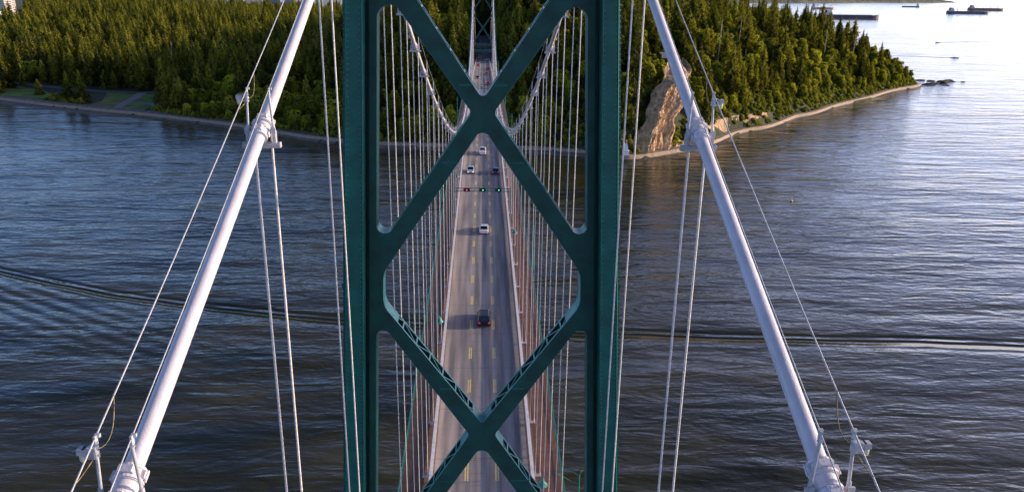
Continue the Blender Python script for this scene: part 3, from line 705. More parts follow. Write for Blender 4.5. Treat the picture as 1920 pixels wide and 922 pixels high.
# seawall path, wall and beach along the shore
def offset_line(pts, d):
    out = []
    for i, p in enumerate(pts):
        a = np.array(pts[max(i - 1, 0)]); b = np.array(pts[min(i + 1, len(pts) - 1)]); t = (b - a) / np.linalg.norm(b - a); n = np.array([-t[1], t[0]]); out.append(tuple(np.array(p) + n * d))
    return out
vis = [p for p in SH if p[0] > -900]
rgt = [p for p in vis if p[0] >= 95]; lft = [p for p in vis if p[0] <= 99]
def ribbon(l1, z1, l2, z2):
    mb = MB(); n = len(l1); f1 = z1 if callable(z1) else (lambda i: z1); f2 = z2 if callable(z2) else (lambda i: z2)
    mb.add([(*p, f1(i)) for i, p in enumerate(l1)] + [(*p, f2(i)) for i, p in enumerate(l2)], [(i, i + 1, n + i + 1, n + i) for i in range(n - 1)]); return mb
dense = lambda l: chaikin(l, 2)
for ln, nm, wd in ((dense(rgt), 'right', 4.2), (dense(lft), 'left', 3.2)):
    d0 = .6; hz = 3.3
    a = offset_line(ln, d0); b = offset_line(ln, d0 + wd)
    tag(ribbon(a, hz, b, hz + .02).build('seawall_path', M['path']), f'paved seawall path along the {nm} shore', None, None, 'structure')
    wl = MB(); c = offset_line(ln, d0 - .55)
    w1 = ribbon(c, hz + .28, a, hz + .28); w2 = ribbon(offset_line(ln, d0 - .9), -1, c, hz + .28); w3 = ribbon(a, hz + .28, a, hz - .3)
    for w_ in (w1, w2, w3): wl.add(w_.v, w_.f)
    tag(wl.build('seawall', M['wallstone']), f'low pale stone seawall edging the {nm} shore path', 'seawall')
    e = offset_line(ln, d0 + wd + 6); tag(ribbon(b, hz + .015, e, hz + .8).build('verge', M['drygrass'] if nm == 'right' else M['beach']), 'verge beside the seawall path', None, None, 'structure')
bl = dense(lft); bw = [3 + 8 * max(0, math.sin(i * .045)) + 3 * max(0, math.sin(i * .13 + 1)) for i in range(len(bl))]
o1 = offset_line(bl, -.2); o2 = [tuple(np.array(p) * 1) for p in bl]
t_ = [offset_line(bl, -w_)[i] for i, w_ in enumerate(bw)]
tag(ribbon(o1, 1.3, t_, -.35).build('beach', M['beach']), 'narrow grey pebble beach below the left seawall', None, None, 'structure')
bl = dense(rgt); bw = [1.5 + 6 * max(0, math.sin(i * .11 + .5)) ** 2 for i in range(len(bl))]
t_ = [offset_line(bl, -w_)[i] for i, w_ in enumerate(bw)]
tag(ribbon(offset_line(bl, -.2), .9, t_, -.4).build('rocky_shore', M['darkrock']), 'dark wet rocks below the right seawall', None, None, 'structure')

bf = [p for p in dense(rgt) if 146 < p[0] < 262]; rb_ = random.Random(2); rows = []
for q, d_ in enumerate((5.6, 6.6, 7.8, 9.2, 10.8)):
    ol = offset_line(bf, d_); hh_ = height(ol); row = []
    for i, p in enumerate(ol):
        e = min(1, i / 6, (len(ol) - 1 - i) / 14) * (.65 + .35 * math.sin(i * .5)); zq = 3.3 + (0, 1.3, 3.0, 4.6, 5.4)[q] * max(e, 0) + rb_.uniform(-.35, .35) * (q > 0)
        row.append((p[0] + rb_.uniform(-.5, .5), p[1] + rb_.uniform(-.5, .5), max(zq, hh_[i] + .15) if q else 3.2))
    rows.append(row)
mb = MB(); n = len(bf); mb.add([p for r_ in rows for p in r_], [(j * n + i, j * n + i + 1, (j + 1) * n + i + 1, (j + 1) * n + i) for j in range(4) for i in range(n - 1)])
tag(mb.build('rock_bank', M['rock']), 'low bare tan rock bank behind the right seawall path', 'rock bank')
# displaced lump helper
def lump(mb, c, r, seed, sub=2, mt=0, jag=.3):
    bm = bmesh.new(); bmesh.ops.create_icosphere(bm, subdivisions=sub, radius=1); r_ = random.Random(seed)
    ph = [(r_.uniform(-3, 3), r_.uniform(-3, 3), r_.uniform(-3, 3), r_.uniform(0, 6)) for _ in range(5)]
    vs = []
    for v in bm.verts:
        d = 1 + jag * sum(math.sin(v.co.x * a + v.co.y * b + v.co.z * c_ + e) for a, b, c_, e in ph) / 2.5 + r_.uniform(-.08, .08)
        vs.append((c[0] + v.co.x * r[0] * d, c[1] + v.co.y * r[1] * d, c[2] + v.co.z * r[2] * d))
    mb.add(vs, [tuple(v.index for v in f.verts) for f in bm.faces], mt); bm.free()
for i, (x, y, rx, ry, rz) in enumerate([(584, 1008, 9, 3, 2), (600, 1022, 10, 3.5, 2.2), (617, 1032, 8, 3, 2.4), (629, 1045, 7, 4, 2.8), (640, 1052, 8, 3, 2.0), (612, 1050, 6, 3, 1.4), (598, 1060, 10, 2.5, 1.6), (585, 1075, 7, 2, 1.2), (655, 1047, 3, 1.5, .9), (606, 1005, 7, 2, .9)]):
    mb = MB(); lump(mb, (0, 0, 0), (rx, ry, rz), i, 3, jag=.45)
    tag(mb.build('rock', M['darkrock'], None, (x, y, 0)), 'dark low rock awash off the wooded point on the right', 'rock', 'dark rocks off the wooded point')

# the sunlit cliff
cl = MB(); A0, B0 = np.array([110., 541.]), np.array([135., 560.]); A1, B1 = np.array([146., 602.]), np.array([163., 613.]); nu, nv = 34, 60; vs = []
r_ = random.Random(5)
for j in range(nv + 1):
    v = j / nv
    for i in range(nu + 1):
        u = i / nu; p = (A0 * (1 - u) + B0 * u) * (1 - v ** 1.5) + (A1 * (1 - u) + B1 * u) * v ** 1.5; z = 1.5 + v * 60
        n = 2.4 * math.sin(u * 8 + v * 2.5) + 1.5 * abs(math.sin(u * 17 + v * 3)) + 1.1 * abs(math.sin(u * 41 - v * 5)) + r_.uniform(-.45, .45) + .5 * math.sin(v * 26 + u * 9) + 3
        e = min(u, 1 - u, 1 - v) ; n -= 10 * max(0, .10 - e) / .10
        z -= (4 * abs(math.sin(u * 7)) + 3 * math.sin(u * 19)) * max(0, v - .8) * 5
        vs.append((p[0] + n * .75 + (2.5 * math.sin(v * 13) + 1.5 * math.sin(v * 29)) * (u - .5), p[1] - n * .65, z))
cl.add(vs, [(j * (nu + 1) + i, j * (nu + 1) + i + 1, (j + 1) * (nu + 1) + i + 1, (j + 1) * (nu + 1) + i) for j in range(nv) for i in range(nu)])
tag(cl.build('rock_cliff', M['rock']), 'pale sunlit bare rock cliff face beside the right main cable', 'cliff')

# park clearing on the left: road, lawns, paths
def drape(name, poly, m, dz, lb, cell=4., kind='structure'):
    bm = bmesh.new(); vs = [bm.verts.new((x, y, 0)) for x, y in poly]; bm.faces.new(vs)
    xs = [p[0] for p in poly]; ys_ = [p[1] for p in poly]
    for a, mn, mx in ((0, min(xs), max(xs)), (1, min(ys_), max(ys_))):
        for c in np.arange(mn + cell, mx, cell):
            co = [0, 0, 0]; co[a] = c; no = [0, 0, 0]; no[a] = 1
            bmesh.ops.bisect_plane(bm, geom=bm.verts[:] + bm.edges[:] + bm.faces[:], plane_co=co, plane_no=no)
    P_ = np.array([(v.co.x, v.co.y) for v in bm.verts]); hz = height(P_)
    for v, z in zip(bm.verts, hz): v.co.z = z + dz
    me = bpy.data.meshes.new(name); bm.to_mesh(me); bm.free(); me.materials.append(m)
    return tag(link(name, me), lb, None, None, kind)
CLEAR = [(-372, 736), (-318, 712), (-306, 735), (-318, 765), (-335, 812), (-392, 830), (-372, 775)]
drape('lawn', CLEAR, M['grass'], .22, 'mown green lawn by the left shore')
drape('dry_patch', [(-372, 742), (-345, 738), (-338, 775), (-362, 790)], M['drygrass'], .34, 'dry yellow grass patch on the lawn')
drape('dry_patch', [(-330, 722), (-312, 715), (-308, 722), (-318, 735)], M['drygrass'], .34, 'dry grass bank beside the small path')
drape('park_road', [(-560, 925), (-555, 915), (-480, 868), (-395, 829), (-330, 815), (-300, 818), (-300, 826), (-335, 824), (-395, 840), (-480, 880)], M['parkroad'], .40, 'narrow park road behind the lawn')
drape('path', [(-358, 822), (-348, 822), (-341, 770), (-333, 724), (-340, 722), (-349, 765)], M['path'], .48, 'grey path crossing the lawn to the shore')
drape('path', [(-342, 768), (-320, 762), (-303, 738), (-306, 736), (-322, 757), (-342, 763)], M['path'], .46, 'thin curving path at the right of the lawn')
drape('lawn', [(-560, 850), (-500, 815), (-440, 785), (-425, 800), (-470, 850), (-540, 895)], M['grass'], .2, 'mown grass strip beside the park road')
t0_ = len(bpy.data.objects)
def park_car(x, y, c, lb, rz):
    z = float(height([(x, y)])[0]) + .5; key = ('suv', c)
    if key not in protos: protos[key] = car_proto('suv', M.setdefault('paint_' + c, carpaint(c + '_car_paint', (.7, .7, .72))))
    t = empty('parked_car', (x, y, z), lb, 'car', rz=rz)
    for n, me_, ch in protos[key]:
        o = link(n, me_, t)
        for cn, cm in ch: link(cn, cm, o)
park_car(-484, 872, 'white', 'small white car on the park road at the left edge of the woods', R(65))

# ------------------------------------------------------------------ vegetation
def conifer_crown(seed, h=36., rad=5.4, dense=1., top=.98, low=.10, droop=.28, pw=.8, sparse=0.):
    r = random.Random(seed); mb = MB(); lean = (r.uniform(-.6, .6), r.uniform(-.6, .6)); lump_ph = r.uniform(0, 6)
    tiers = int(22 * dense)
    for i in range(tiers):
        t = low + (top - low) * i / (tiers - 1); z = t * h; q = (t - low) / (top - low)
        rr = rad * max(.06, (1 - q) ** pw) * (1 + .16 * math.sin(q * 14 + lump_ph)) * min(1, .55 + q * 3)
        nb = max(4, int(9 * (1 - q * .45)))
        a0 = r.uniform(0, 6.28)
        for b in range(nb):
            if r.random() < sparse: continue
            a = a0 + 6.283 * b / nb + r.uniform(-.25, .25); L_ = rr * r.uniform(.62, 1.22); ca, sa = math.cos(a), math.sin(a)
            nc = 3 if L_ < 2 else 5
            for c in range(nc):
                f_ = (c + .9) / nc; d = L_ * f_; zz = z - droop * d - .05 * d * d / max(rad, 1) + r.uniform(-.3, .3)
                px, py = lean[0] * t + ca * d, lean[1] * t + sa * d; s_ = L_ * .24 * (1.2 - f_ * .5) + .40
                n = Vector((-ca * .5 + r.uniform(-.5, .5), -sa * .5 + r.uniform(-.5, .5), 1)).normalized()
                if r.random() < .5: n = Vector((ca + r.uniform(-.5, .5), sa + r.uniform(-.5, .5), .6)).normalized()
                u = Vector((ca, sa, -droop)); u = (u - n * u.dot(n)).normalized(); w = n.cross(u); C_ = Vector((px, py, zz))
                mb.add([C_ + u * s_ * 1.15, C_ - u * s_ * .7 + w * s_ * .75, C_ - u * s_ * .5 - w * s_ * .8], [(0, 1, 2)])
                if r.random() < .4: mb.add([C_ + w * s_ * .9 - n * .2, C_ + u * s_ * .6 - n * s_ * .7, C_ - w * s_ * .9 - n * .3], [(0, 1, 2)])
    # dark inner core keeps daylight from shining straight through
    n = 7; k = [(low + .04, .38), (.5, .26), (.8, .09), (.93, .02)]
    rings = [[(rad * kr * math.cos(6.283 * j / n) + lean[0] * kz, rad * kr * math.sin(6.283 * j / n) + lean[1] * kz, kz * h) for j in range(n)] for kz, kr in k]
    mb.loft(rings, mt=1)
    return mb
def broad_crown(seed, h=16., rad=6., n_l=11, leaf=.55, count=1150, base=.25):
    r = random.Random(seed); mb = MB(); blobs = []
    for i in range(n_l):
        a = r.uniform(0, 6.28); q = r.uniform(0, 1); rr = rad * .58 * math.sqrt(r.random()); z = h * (base + .12 + (.80 - base) * q)
        s_ = rad * r.uniform(.34, .52) * (1.1 - .45 * q); blobs.append((Vector((rr * math.cos(a) * (1 - .3 * q), rr * math.sin(a) * (1 - .3 * q), z)), s_))
    blobs.append((Vector((0, 0, h * .8)), rad * .42)); blobs.append((Vector((0, 0, h * .55)), rad * .62))
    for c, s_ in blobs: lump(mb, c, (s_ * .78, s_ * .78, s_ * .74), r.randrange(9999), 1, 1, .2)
    tot = sum(s_ ** 2 for _, s_ in blobs)
    for c, s_ in blobs:
        for _ in range(int(count * s_ ** 2 / tot)):
            d = Vector((r.gauss(0, 1), r.gauss(0, 1), r.gauss(0, 1) + .35)).normalized(); p = c + d * s_ * r.uniform(.84, 1.16)
            n = (d + Vector((r.gauss(0, .5), r.gauss(0, .5), r.gauss(0, .5)))).normalized(); u = n.orthogonal().normalized(); w = n.cross(u); l = leaf * r.uniform(.7, 1.5)
            mb.add([p + u * l, p + w * l * .8, p - u * l * .9, p - w * l * .8 - n * l * .3], [(0, 1, 2), (0, 2, 3)])
    return mb
def trunk_mesh(h, r0, branches=0, seed=0):
    r = random.Random(seed); mb = MB(); mb.tube([(0, 0, -1.5), (0, 0, h * .3), (.2, .1, h * .7), (.2, 0, h)], [r0 * 1.25, r0, r0 * .55, .05], 8)
    for i in range(branches):
        a = r.uniform(0, 6.28); z = h * r.uniform(.25, .6); l = h * .35; mb.tube([(0, 0, z), (math.cos(a) * l * .5, math.sin(a) * l * .5, z + l * .45), (math.cos(a) * l, math.sin(a) * l, z + l * .8)], [r0 * .5, r0 * .3, .04], 5)
    return mb
CON = []
for i, (hh, rd_, pw, sp, lw, mt_) in enumerate([(39, 8.6, .75, 0, .10, 'conifer'), (38, 7.6, .6, .12, .16, 'conifer'), (42, 8.8, .68, .06, .12, 'conifer'), (32, 8.6, .55, 0, .05, 'cedar'), (41, 6.6, .55, .3, .36, 'conifer'), (28, 8.2, .5, 0, .03, 'cedar')]):
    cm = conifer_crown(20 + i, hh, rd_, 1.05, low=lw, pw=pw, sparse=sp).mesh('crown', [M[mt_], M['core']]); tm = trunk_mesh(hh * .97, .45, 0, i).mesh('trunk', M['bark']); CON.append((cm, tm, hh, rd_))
BRO = []
for i, (hh, rd_, c_) in enumerate([(19, 8.0, 1500), (16, 7.2, 1300), (22, 8.2, 1600), (14, 6.4, 1100)]):
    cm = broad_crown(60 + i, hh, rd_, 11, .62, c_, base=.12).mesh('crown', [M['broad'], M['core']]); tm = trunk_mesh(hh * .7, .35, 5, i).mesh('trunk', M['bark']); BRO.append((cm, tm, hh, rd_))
SHR = []
for i in range(3):
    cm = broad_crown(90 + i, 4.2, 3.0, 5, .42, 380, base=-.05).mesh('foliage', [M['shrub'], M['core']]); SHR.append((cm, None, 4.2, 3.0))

# camera matrix (needed to know what is in view)
RC = Matrix(((.999262, -.002483, -.038327), (-.035531, .319148, -.947039), (.014583, .947702, .318824)))
def proj(x, y, z):
    v = RC.transposed() @ Vector((x, y, z - H)); return (960 + 1447.27 * v.x / -v.z, 461 - 1447.27 * v.y / -v.z, -v.z) if v.z < -1 else (9e9, 9e9, 1)
def scatter(x0, x1, y0, y1, sp):
    xs = np.arange(x0, x1, sp); ys_ = np.arange(y0, y1, sp); X, Y = np.meshgrid(xs, ys_)
    return np.column_stack([X.ravel() + rng.uniform(-.45, .45, X.size) * sp, Y.ravel() + rng.uniform(-.45, .45, X.size) * sp])
P1 = scatter(-760, 610, 540, 1180, 11.5); P2 = scatter(-1500, 560, 1180, 2500, 16.)
PP = np.vstack([P1, P2]); sd = sdist(PP); hz = height(PP, sd)
front = np.interp(PP[:, 0], [-600, -420, -380, -300, -250, 60, 110, 560], [26, 26, 20, 12, 8, 8, 13, 11])
ok = sd > front
big_clear = [(-376, 700), (-300, 700), (-300, 740), (-312, 775), (-326, 828), (-395, 842), (-378, 775)]
ok &= ~in_poly(PP, big_clear)
ok &= ~in_poly(PP, [(-580, 945), (-580, 905), (-480, 856), (-395, 818), (-330, 806), (-296, 808), (-296, 832), (-335, 834), (-395, 850), (-480, 892)])
ok &= ~in_poly(PP, [(-520, 800), (-430, 760), (-425, 800), (-445, 842), (-500, 862)])
ok &= ~in_poly(PP, [(-470, 775), (-370, 728), (-368, 806), (-400, 822), (-470, 850)])
ok &= ~((np.abs(PP[:, 0]) < 15) & (PP[:, 1] < 1040) & (PP[:, 1] > 500))
ok &= ~in_poly(PP, [(106, 532), (138, 555), (168, 602), (160, 618), (146, 610), (118, 568)])          # cliff face
ok &= ~in_poly(PP, [(128, 606), (172, 606), (176, 670), (134, 672)])                                   # lookout
ang = PP[:, 0] / PP[:, 1]; ok &= (ang > -.72) & (ang < .70) & ~((sd > 330) & (PP[:, 0] > 330))
ok &= ~((PP[:, 1] > 1560) & (PP[:, 0] < -.555 * PP[:, 1]))
PP, sd, hz = PP[ok], sd[ok], hz[ok]; N_ = len(PP)
x, y = PP[:, 0], PP[:, 1]
mixn = fbm(PP, 130, 9)
pb = np.interp(x, [-420, -300, -180, 0, 60, 200, 560], [.12, .5, .75, .6, .55, .6, .6]) * np.interp(sd, [0, 40, 130, 260], [1.7, 1.2, .7, .3]) + .35 * mixn
isb = rng.random(N_) < pb
scl = np.where(isb, rng.uniform(.8, 1.35, N_), np.clip(rng.normal(1.0, .2, N_), .5, 1.45)) * np.where(x > 60, np.interp(sd, [8, 30, 90], [.62, .85, 1.0]), np.interp(sd, [8, 50, 140], [.78, .85, 1.0]))
rot = rng.uniform(0, 6.28, N_); var_ = rng.integers(0, 1000, N_)
# special front trees
extra = [(-404, 775, .92, 3), (-386, 764, 1.0, 3), (-452, 812, .6, 5), (-314, 782, .6, 5), (-500, 822, .9, 3)]
score = []; 
for i in range(N_):
    hh = (BRO[var_[i] % 4][2] if isb[i] else CON[var_[i] % 6][2]) * scl[i]
    u, v, d = proj(x[i], y[i], hz[i] + hh); 
    inv = (-30 < u < 1950) and v < 930 and proj(x[i], y[i], hz[i])[1] > -2
    w_ = 1 if sd[i] < 55 else .75
    if abs(u - 905) < 262 and not (abs(u - 905) < 198): w_ = 0
    score.append(hh / d * w_ if inv else 0)
score = np.array(score)
selc = np.argsort(np.where(~isb, score, -1))[::-1][:290]; selb = np.argsort(np.where(isb, score, -1))[::-1][:260]
sel = set(selc.tolist()) | set(selb.tolist())
def region(xx, yy, broad, sc_):
    if xx > 60:
        return ('right of the bridge above the seawall', 'right')
    if xx > -60: return ('in the dark wood behind the bridge hangers', 'middle')
    return ('in the shaded wood along the left shore', 'left')
def plant(P_, z, s_, rz, proto, nm, lb, cat, grp):
    t = empty(nm, (P_[0], P_[1], z - .4), lb, cat, grp, rz); t.scale = (s_, s_, s_)
    link('crown', proto[0], t); link('trunk', proto[1], t); return t
for i in sorted(sel):
    rg, key = region(x[i], y[i], isb[i], scl[i])
    if isb[i]: plant(PP[i], hz[i], scl[i], rot[i], BRO[var_[i] % 4], 'broadleaf_tree', 'round crowned leafy tree ' + rg, 'tree', f'leafy trees, {key} part of the wood')
    else:
        pr = CON[var_[i] % 6]; tall = pr[2] * scl[i] > 34
        plant(PP[i], hz[i], scl[i], rot[i], pr, 'conifer_tree', ('tall ' if tall else 'shorter ') + 'pointed conifer ' + rg, 'tree', f'{"tall" if tall else "shorter"} conifers, {key} part of the wood')
snr = random.Random(8)
for i, (sx0, sy0) in enumerate([(-560, 1010), (-350, 905), (-240, 830), (250, 770), (330, 850), (395, 905), (210, 700), (455, 960)]):
    hs0 = snr.uniform(34, 44); t = MB(); t.tube([(0, 0, -1), (.1, 0, hs0 * .5), (.5, .2, hs0 * .85), (.6, .2, hs0)], [.55, .4, .2, .05], 7)
    for q in range(9):
        a_ = snr.uniform(0, 6.28); z_ = hs0 * snr.uniform(.45, .95); t.tube([(.3, 0, z_), (.3 + math.cos(a_) * 2.2, math.sin(a_) * 2.2, z_ + .5)], [.12, .03], 4)
    tag(t.build('dead_tree', M['deadwood'], None, (sx0, sy0, float(height([(sx0, sy0)])[0]))), 'bare pale dead tree trunk standing above the wood ' + ('left of the bridge' if sx0 < 0 else 'on the right headland'), 'dead tree', 'dead trees in the wood')
exl = ['left one of two dense dark conical cedars standing by the lawn', 'right one of two dense dark conical cedars, touching the lawn', 'dark rounded evergreen between the shore and the small white car', 'narrow dark tree at the right end of the lawn', 'dark conical evergreen at the left edge of the photo by the shore']
for (ex, ey, es, ei), lb in zip(extra, exl):
    plant((ex, ey), float(height([(ex, ey)])[0]), es, 1., CON[ei], 'cedar_tree', lb, 'tree', None)
rest = np.array([i for i in range(N_) if i not in sel])
def stuff(name, P_, z, s_, rz, vr, protos_, lb, m0):
    me = bpy.data.meshes.new(name); me.from_pydata(np.column_stack([P_, z - .4]).tolist(), [], []); 
    for nm, ty, data in (('scl', 'FLOAT', s_), ('rotz', 'FLOAT', rz), ('vr', 'INT', vr)):
        a = me.attributes.new(nm, ty, 'POINT'); a.data.foreach_set('value', np.asarray(data).astype(np.int32 if ty == 'INT' else np.float32))
    o = tag(link(name, me), lb, None, None, 'stuff')
    ng = bpy.data.node_groups.new(name, 'GeometryNodeTree'); ng.interface.new_socket('Geometry', in_out='INPUT', socket_type='NodeSocketGeometry'); ng.interface.new_socket('Geometry', in_out='OUTPUT', socket_type='NodeSocketGeometry')
    N = ng.nodes; L = ng.links; gi = N.new('NodeGroupInput'); go = N.new('NodeGroupOutput'); jn_ = N.new('GeometryNodeJoinGeometry')
    def attr(n_, ty): a = N.new('GeometryNodeInputNamedAttribute'); a.data_type = ty; a.inputs['Name'].default_value = n_; return a.outputs['Attribute']
    cx__ = N.new('ShaderNodeCombineXYZ'); L.new(attr('rotz', 'FLOAT'), cx__.inputs[2]); sc = attr('scl', 'FLOAT'); vv = attr('vr', 'INT')
    for k, ob in enumerate(protos_):
        oi = N.new('GeometryNodeObjectInfo'); oi.inputs['Object'].default_value = ob; oi.inputs['As Instance'].default_value = True
        cp = N.new('FunctionNodeCompare'); cp.data_type = 'INT'; cp.operation = 'EQUAL'; L.new(vv, cp.inputs[2]); cp.inputs[3].default_value = k
        ip = N.new('GeometryNodeInstanceOnPoints'); L.new(gi.outputs[0], ip.inputs['Points']); L.new(cp.outputs[0], ip.inputs['Selection']); L.new(oi.outputs['Geometry'], ip.inputs['Instance'])
        L.new(cx__.outputs[0], ip.inputs['Rotation']); L.new(sc, ip.inputs['Scale']); L.new(ip.outputs[0], jn_.inputs[0])
    L.new(jn_.outputs[0], go.inputs[0]); md = o.modifiers.new('scatter', 'NODES'); md.node_group = ng
    return o
bpy.context.view_layer.update()
def crown_ob(me): return next(o for o in bpy.data.objects if o.data == me)
rc = rest[~isb[rest]]; rb = rest[isb[rest]]
stuff('conifer_forest', PP[rc], hz[rc], scl[rc], rot[rc], var_[rc] % 6, [crown_ob(c[0]) for c in CON], 'dense conifer forest covering the peninsula', None)
stuff('broadleaf_wood', PP[rb], hz[rb], scl[rb], rot[rb], var_[rb] % 4, [crown_ob(c[0]) for c in BRO], 'leafy woodland between the conifers', None)
# shrubs: a few things, the rest one undergrowth mass
PS = scatter(-620, 600, 525, 1060, 3.6); sds = sdist(PS); fr = np.interp(PS[:, 0], [-600, -300, -250, 60, 560], [14, 9, 6, 5.2, 5.2])
oks = (sds > fr) & (sds < np.interp(PS[:, 0], [-600, -200, 60, 110, 560], [34, 26, 45, 70, 50])) & ~in_poly(PS, big_clear) & ~in_poly(PS, [(-520, 800), (-430, 760), (-425, 800), (-445, 842), (-500, 862)]) \
    & ~in_poly(PS, [(111, 539), (132, 556), (163, 606), (160, 618), (148, 606), (120, 566)])
bare = (PS[:, 0] > 150) & (PS[:, 0] < 225) & (sds < 12) & (rng.random(len(PS)) < .85) ; oks &= ~bare; oks &= rng.random(len(PS)) < .92
PS, sds = PS[oks], sds[oks]; hs = height(PS, sds); ss = rng.uniform(.5, 1.25, len(PS)); rs = rng.uniform(0, 6.28, len(PS)); vs_ = rng.integers(0, 3, len(PS))
fi = np.argsort(sds - (PS[:, 0] > 100) * 3)[:70]
for i in fi:
    t = tag(link('shrub', SHR[vs_[i]][0], None, (PS[i][0], PS[i][1], hs[i] - .3)), 'low yellow green shrub at the foot of the wood ' + ('on the right shore' if PS[i][0] > 0 else 'on the left shore'), 'shrub', 'shrubs at the edge of the wood, ' + ('right shore' if PS[i][0] > 0 else 'left shore'))
    t.scale = (ss[i],) * 3; t.rotation_euler = (0, 0, rs[i])
ri = np.setdiff1d(np.arange(len(PS)), fi)
for c in SHR:
    if not any(o.data == c[0] for o in bpy.data.objects):
        tag(link('shrub', c[0], None, (180, 600, 5)), 'low shrub on the right shore', 'shrub', 'shrubs at the edge of the wood, right shore')
stuff('undergrowth', PS[ri], hs[ri] + .1, ss[ri], rs[ri], vs_[ri], [crown_ob(c[0]) for c in SHR], 'low bushes filling the slope between the trees', None)

# ------------------------------------------------------------------ lookout, mast, lighthouse
t = empty('lookout_platform', (153, 655, 62.), 'white lookout platform with railing at the top of the cliff', 'lookout')
mb = MB(); mb.box((0, 0, 2.0), (12, 5, .5)); mb.build('platform', M['white'], t)
mb = MB(); mb.box((0, .5, 0), (9, 4, 4)); mb.build('wall', M['cream'], t)
mb = MB()
for xx in np.arange(-5.9, 6, 1.45): mb.box((xx, -2.45, 2.8), (.08, .08, 1.1))
mb.box((0, -2.45, 3.35), (12, .1, .1)); mb.build('railing', M['white'], t)
t = empty('signal_mast', (151, 653, 64.2), 'tall thin white mast rising from the lookout platform', 'mast')
mb = MB(); mb.tube([(0, 0, 0), (0, 0, 14), (0, 0, 26)], [.2, .15, .07], 8); mb.build('pole', M['white'], t)
mb = MB(); mb.box((0, 0, 18), (1.6, .12, .12)); mb.box((0, -.1, 17.2), (.8, .3, 1.3)); mb.build('lantern', M['white'], t)
t = empty('lighthouse', (100.5, 533.5, 3.3), 'small white lighthouse hut on the seawall below the cliff', 'lighthouse')
mb = MB(); mb.box((0, 0, 1.6), (4.6, 4.6, 3.2)); mb.box((0, 0, 3.3), (5.0, 5.0, .25)); mb.build('base', M['white'], t)
mb = MB(); mb.box((0, 0, 6.0), (3.4, 3.4, 5.2), top=.5); mb.build('tower', M['white'], t)
mb = MB(); mb.box((0, 0, 8.75), (2.6, 2.6, .2)); mb.tube([(0, 0, 8.8), (0, 0, 10.2)], .7, 10); mb.tube([(0, 0, 10.2), (0, 0, 11.2)], [.95, .05], 10); mb.build('lantern', M['boot'], t)

# ------------------------------------------------------------------ ships and boats
def ship(x, y, L_, bow, hull, lb, cranes=0, big=1., gear='hatch', house=1., deckcol='hatch'):
    t = empty('cargo_ship', (x, y, 0), lb, 'ship', 'cargo ships anchored in the bay', rz=0 if bow > 0 else math.pi)
    B = L_ * .145; F = L_ * .052 * big
    def ring(u, wd, sheer=0, ub=0):
        X = u * L_ / 2; return [(X - ub, -B / 2 * wd * .8, -3), (X, -B / 2 * wd, 1.2), (X, -B / 2 * wd, F + sheer), (X, B / 2 * wd, F + sheer), (X, B / 2 * wd, 1.2), (X - ub, B / 2 * wd * .8, -3)]
    mb = MB(); mb.loft([ring(-1, .72, 1), ring(-.93, .92, .8), ring(-.8, 1, 0), ring(.75, 1, 0), ring(.86, .86, 1.2, 1), ring(.95, .5, 2.6, 4), ring(1., .06, 3.2, 9)]); h = mb.build('hull', M[hull], t)
    mb = MB(); mb.loft([[(-L_ * .495, -B * .37, -2), (-L_ * .495, -B * .37, 1.3), (-L_ * .495, B * .37, 1.3), (-L_ * .495, B * .37, -2)]] + [[(u * L_ / 2, -B / 2 * w_ - .15, -2), (u * L_ / 2, -B / 2 * w_ - .15, 1.6), (u * L_ / 2, B / 2 * w_ + .15, 1.6), (u * L_ / 2, B / 2 * w_ + .15, -2)] for u, w_ in ((-.8, 1), (.75, 1), (.93, .5), (.975, .1))]); mb.build('boot_topping', M['boot'], h)
    mb = MB(); X = -L_ * .41
    hh = 19 * house
    mb.box((X, 0, F + hh * .3), (L_ * .075, B * .9, hh * .6)); mb.box((X, 0, F + hh * .75), (L_ * .055, B * .7, hh * .35)); mb.box((X + L_ * .01, 0, F + hh), (L_ * .04, B * 1.02, hh * .16)); mb.box((X - L_ * .05, 0, F + hh * .15), (L_ * .06, B * .7, hh * .3))
    sp = mb.build('superstructure', M['white'], t)
    mb = MB(); mb.box((X + L_ * .031, 0, F + hh), (.3, B * .9, hh * .07))
    for q in range(3): mb.box((X, -B * .452, F + hh * (.15 + .18 * q)), (L_ * .05, .2, hh * .06))
    mb.build('windows', M['window'], sp)
    mb = MB(); mb.box((X - L_ * .045, 0, F + hh * .75), (L_ * .028, B * .22, hh * .75), top=.8); mb.build('funnel', M[hull], t)
    mb = MB(); mb.tube([(X, 0, F + hh), (X, 0, F + hh * 1.6)], .5, 6); mb.tube([(L_ * .45, 0, F), (L_ * .45, 0, F + 9)], .4, 6); mb.build('mast', M['white'], t)
    mb = MB(); n = 7
    for i in range(n): xx = -L_ * .32 + i * L_ * .107; mb.box((xx, 0, F + 1.0), (L_ * .082, B * .6, 2.2)); mb.box((xx, 0, F + 2.3), (L_ * .078, B * .56, .4))
    mb.build('hatches', M[deckcol], t)
    for i in range(cranes):
        xx = -L_ * .265 + i * L_ * (.64 / max(cranes - 1, 1)) * .9
        mb = MB(); mb.tube([(xx, 0, F), (xx, 0, F + 13)], 1.5, 8); mb.box((xx, 0, F + 14), (4, 4, 4)); mb.bar((xx, 0, F + 14), (xx + L_ * .09, 0, F + 11), .9, 1.2); mb.build('crane', M[deckcol] if deckcol != 'hatch' else M['hull_grey'], t)
ship(1610, 3470, 250, 1, 'hull_dark', 'largest ship, long dark bulk carrier just beyond the wooded point', 0, 1.15)
ship(2245, 5262, 150, 1, 'hull_orange', 'pale orange hulled ship farthest left in the bay', 3, 1.2, house=1.2, deckcol='cream')
ship(3420, 6350, 138, -1, 'hull_grey', 'small dark ship alone in mid bay with its white bridge at the right end', 0, .95)
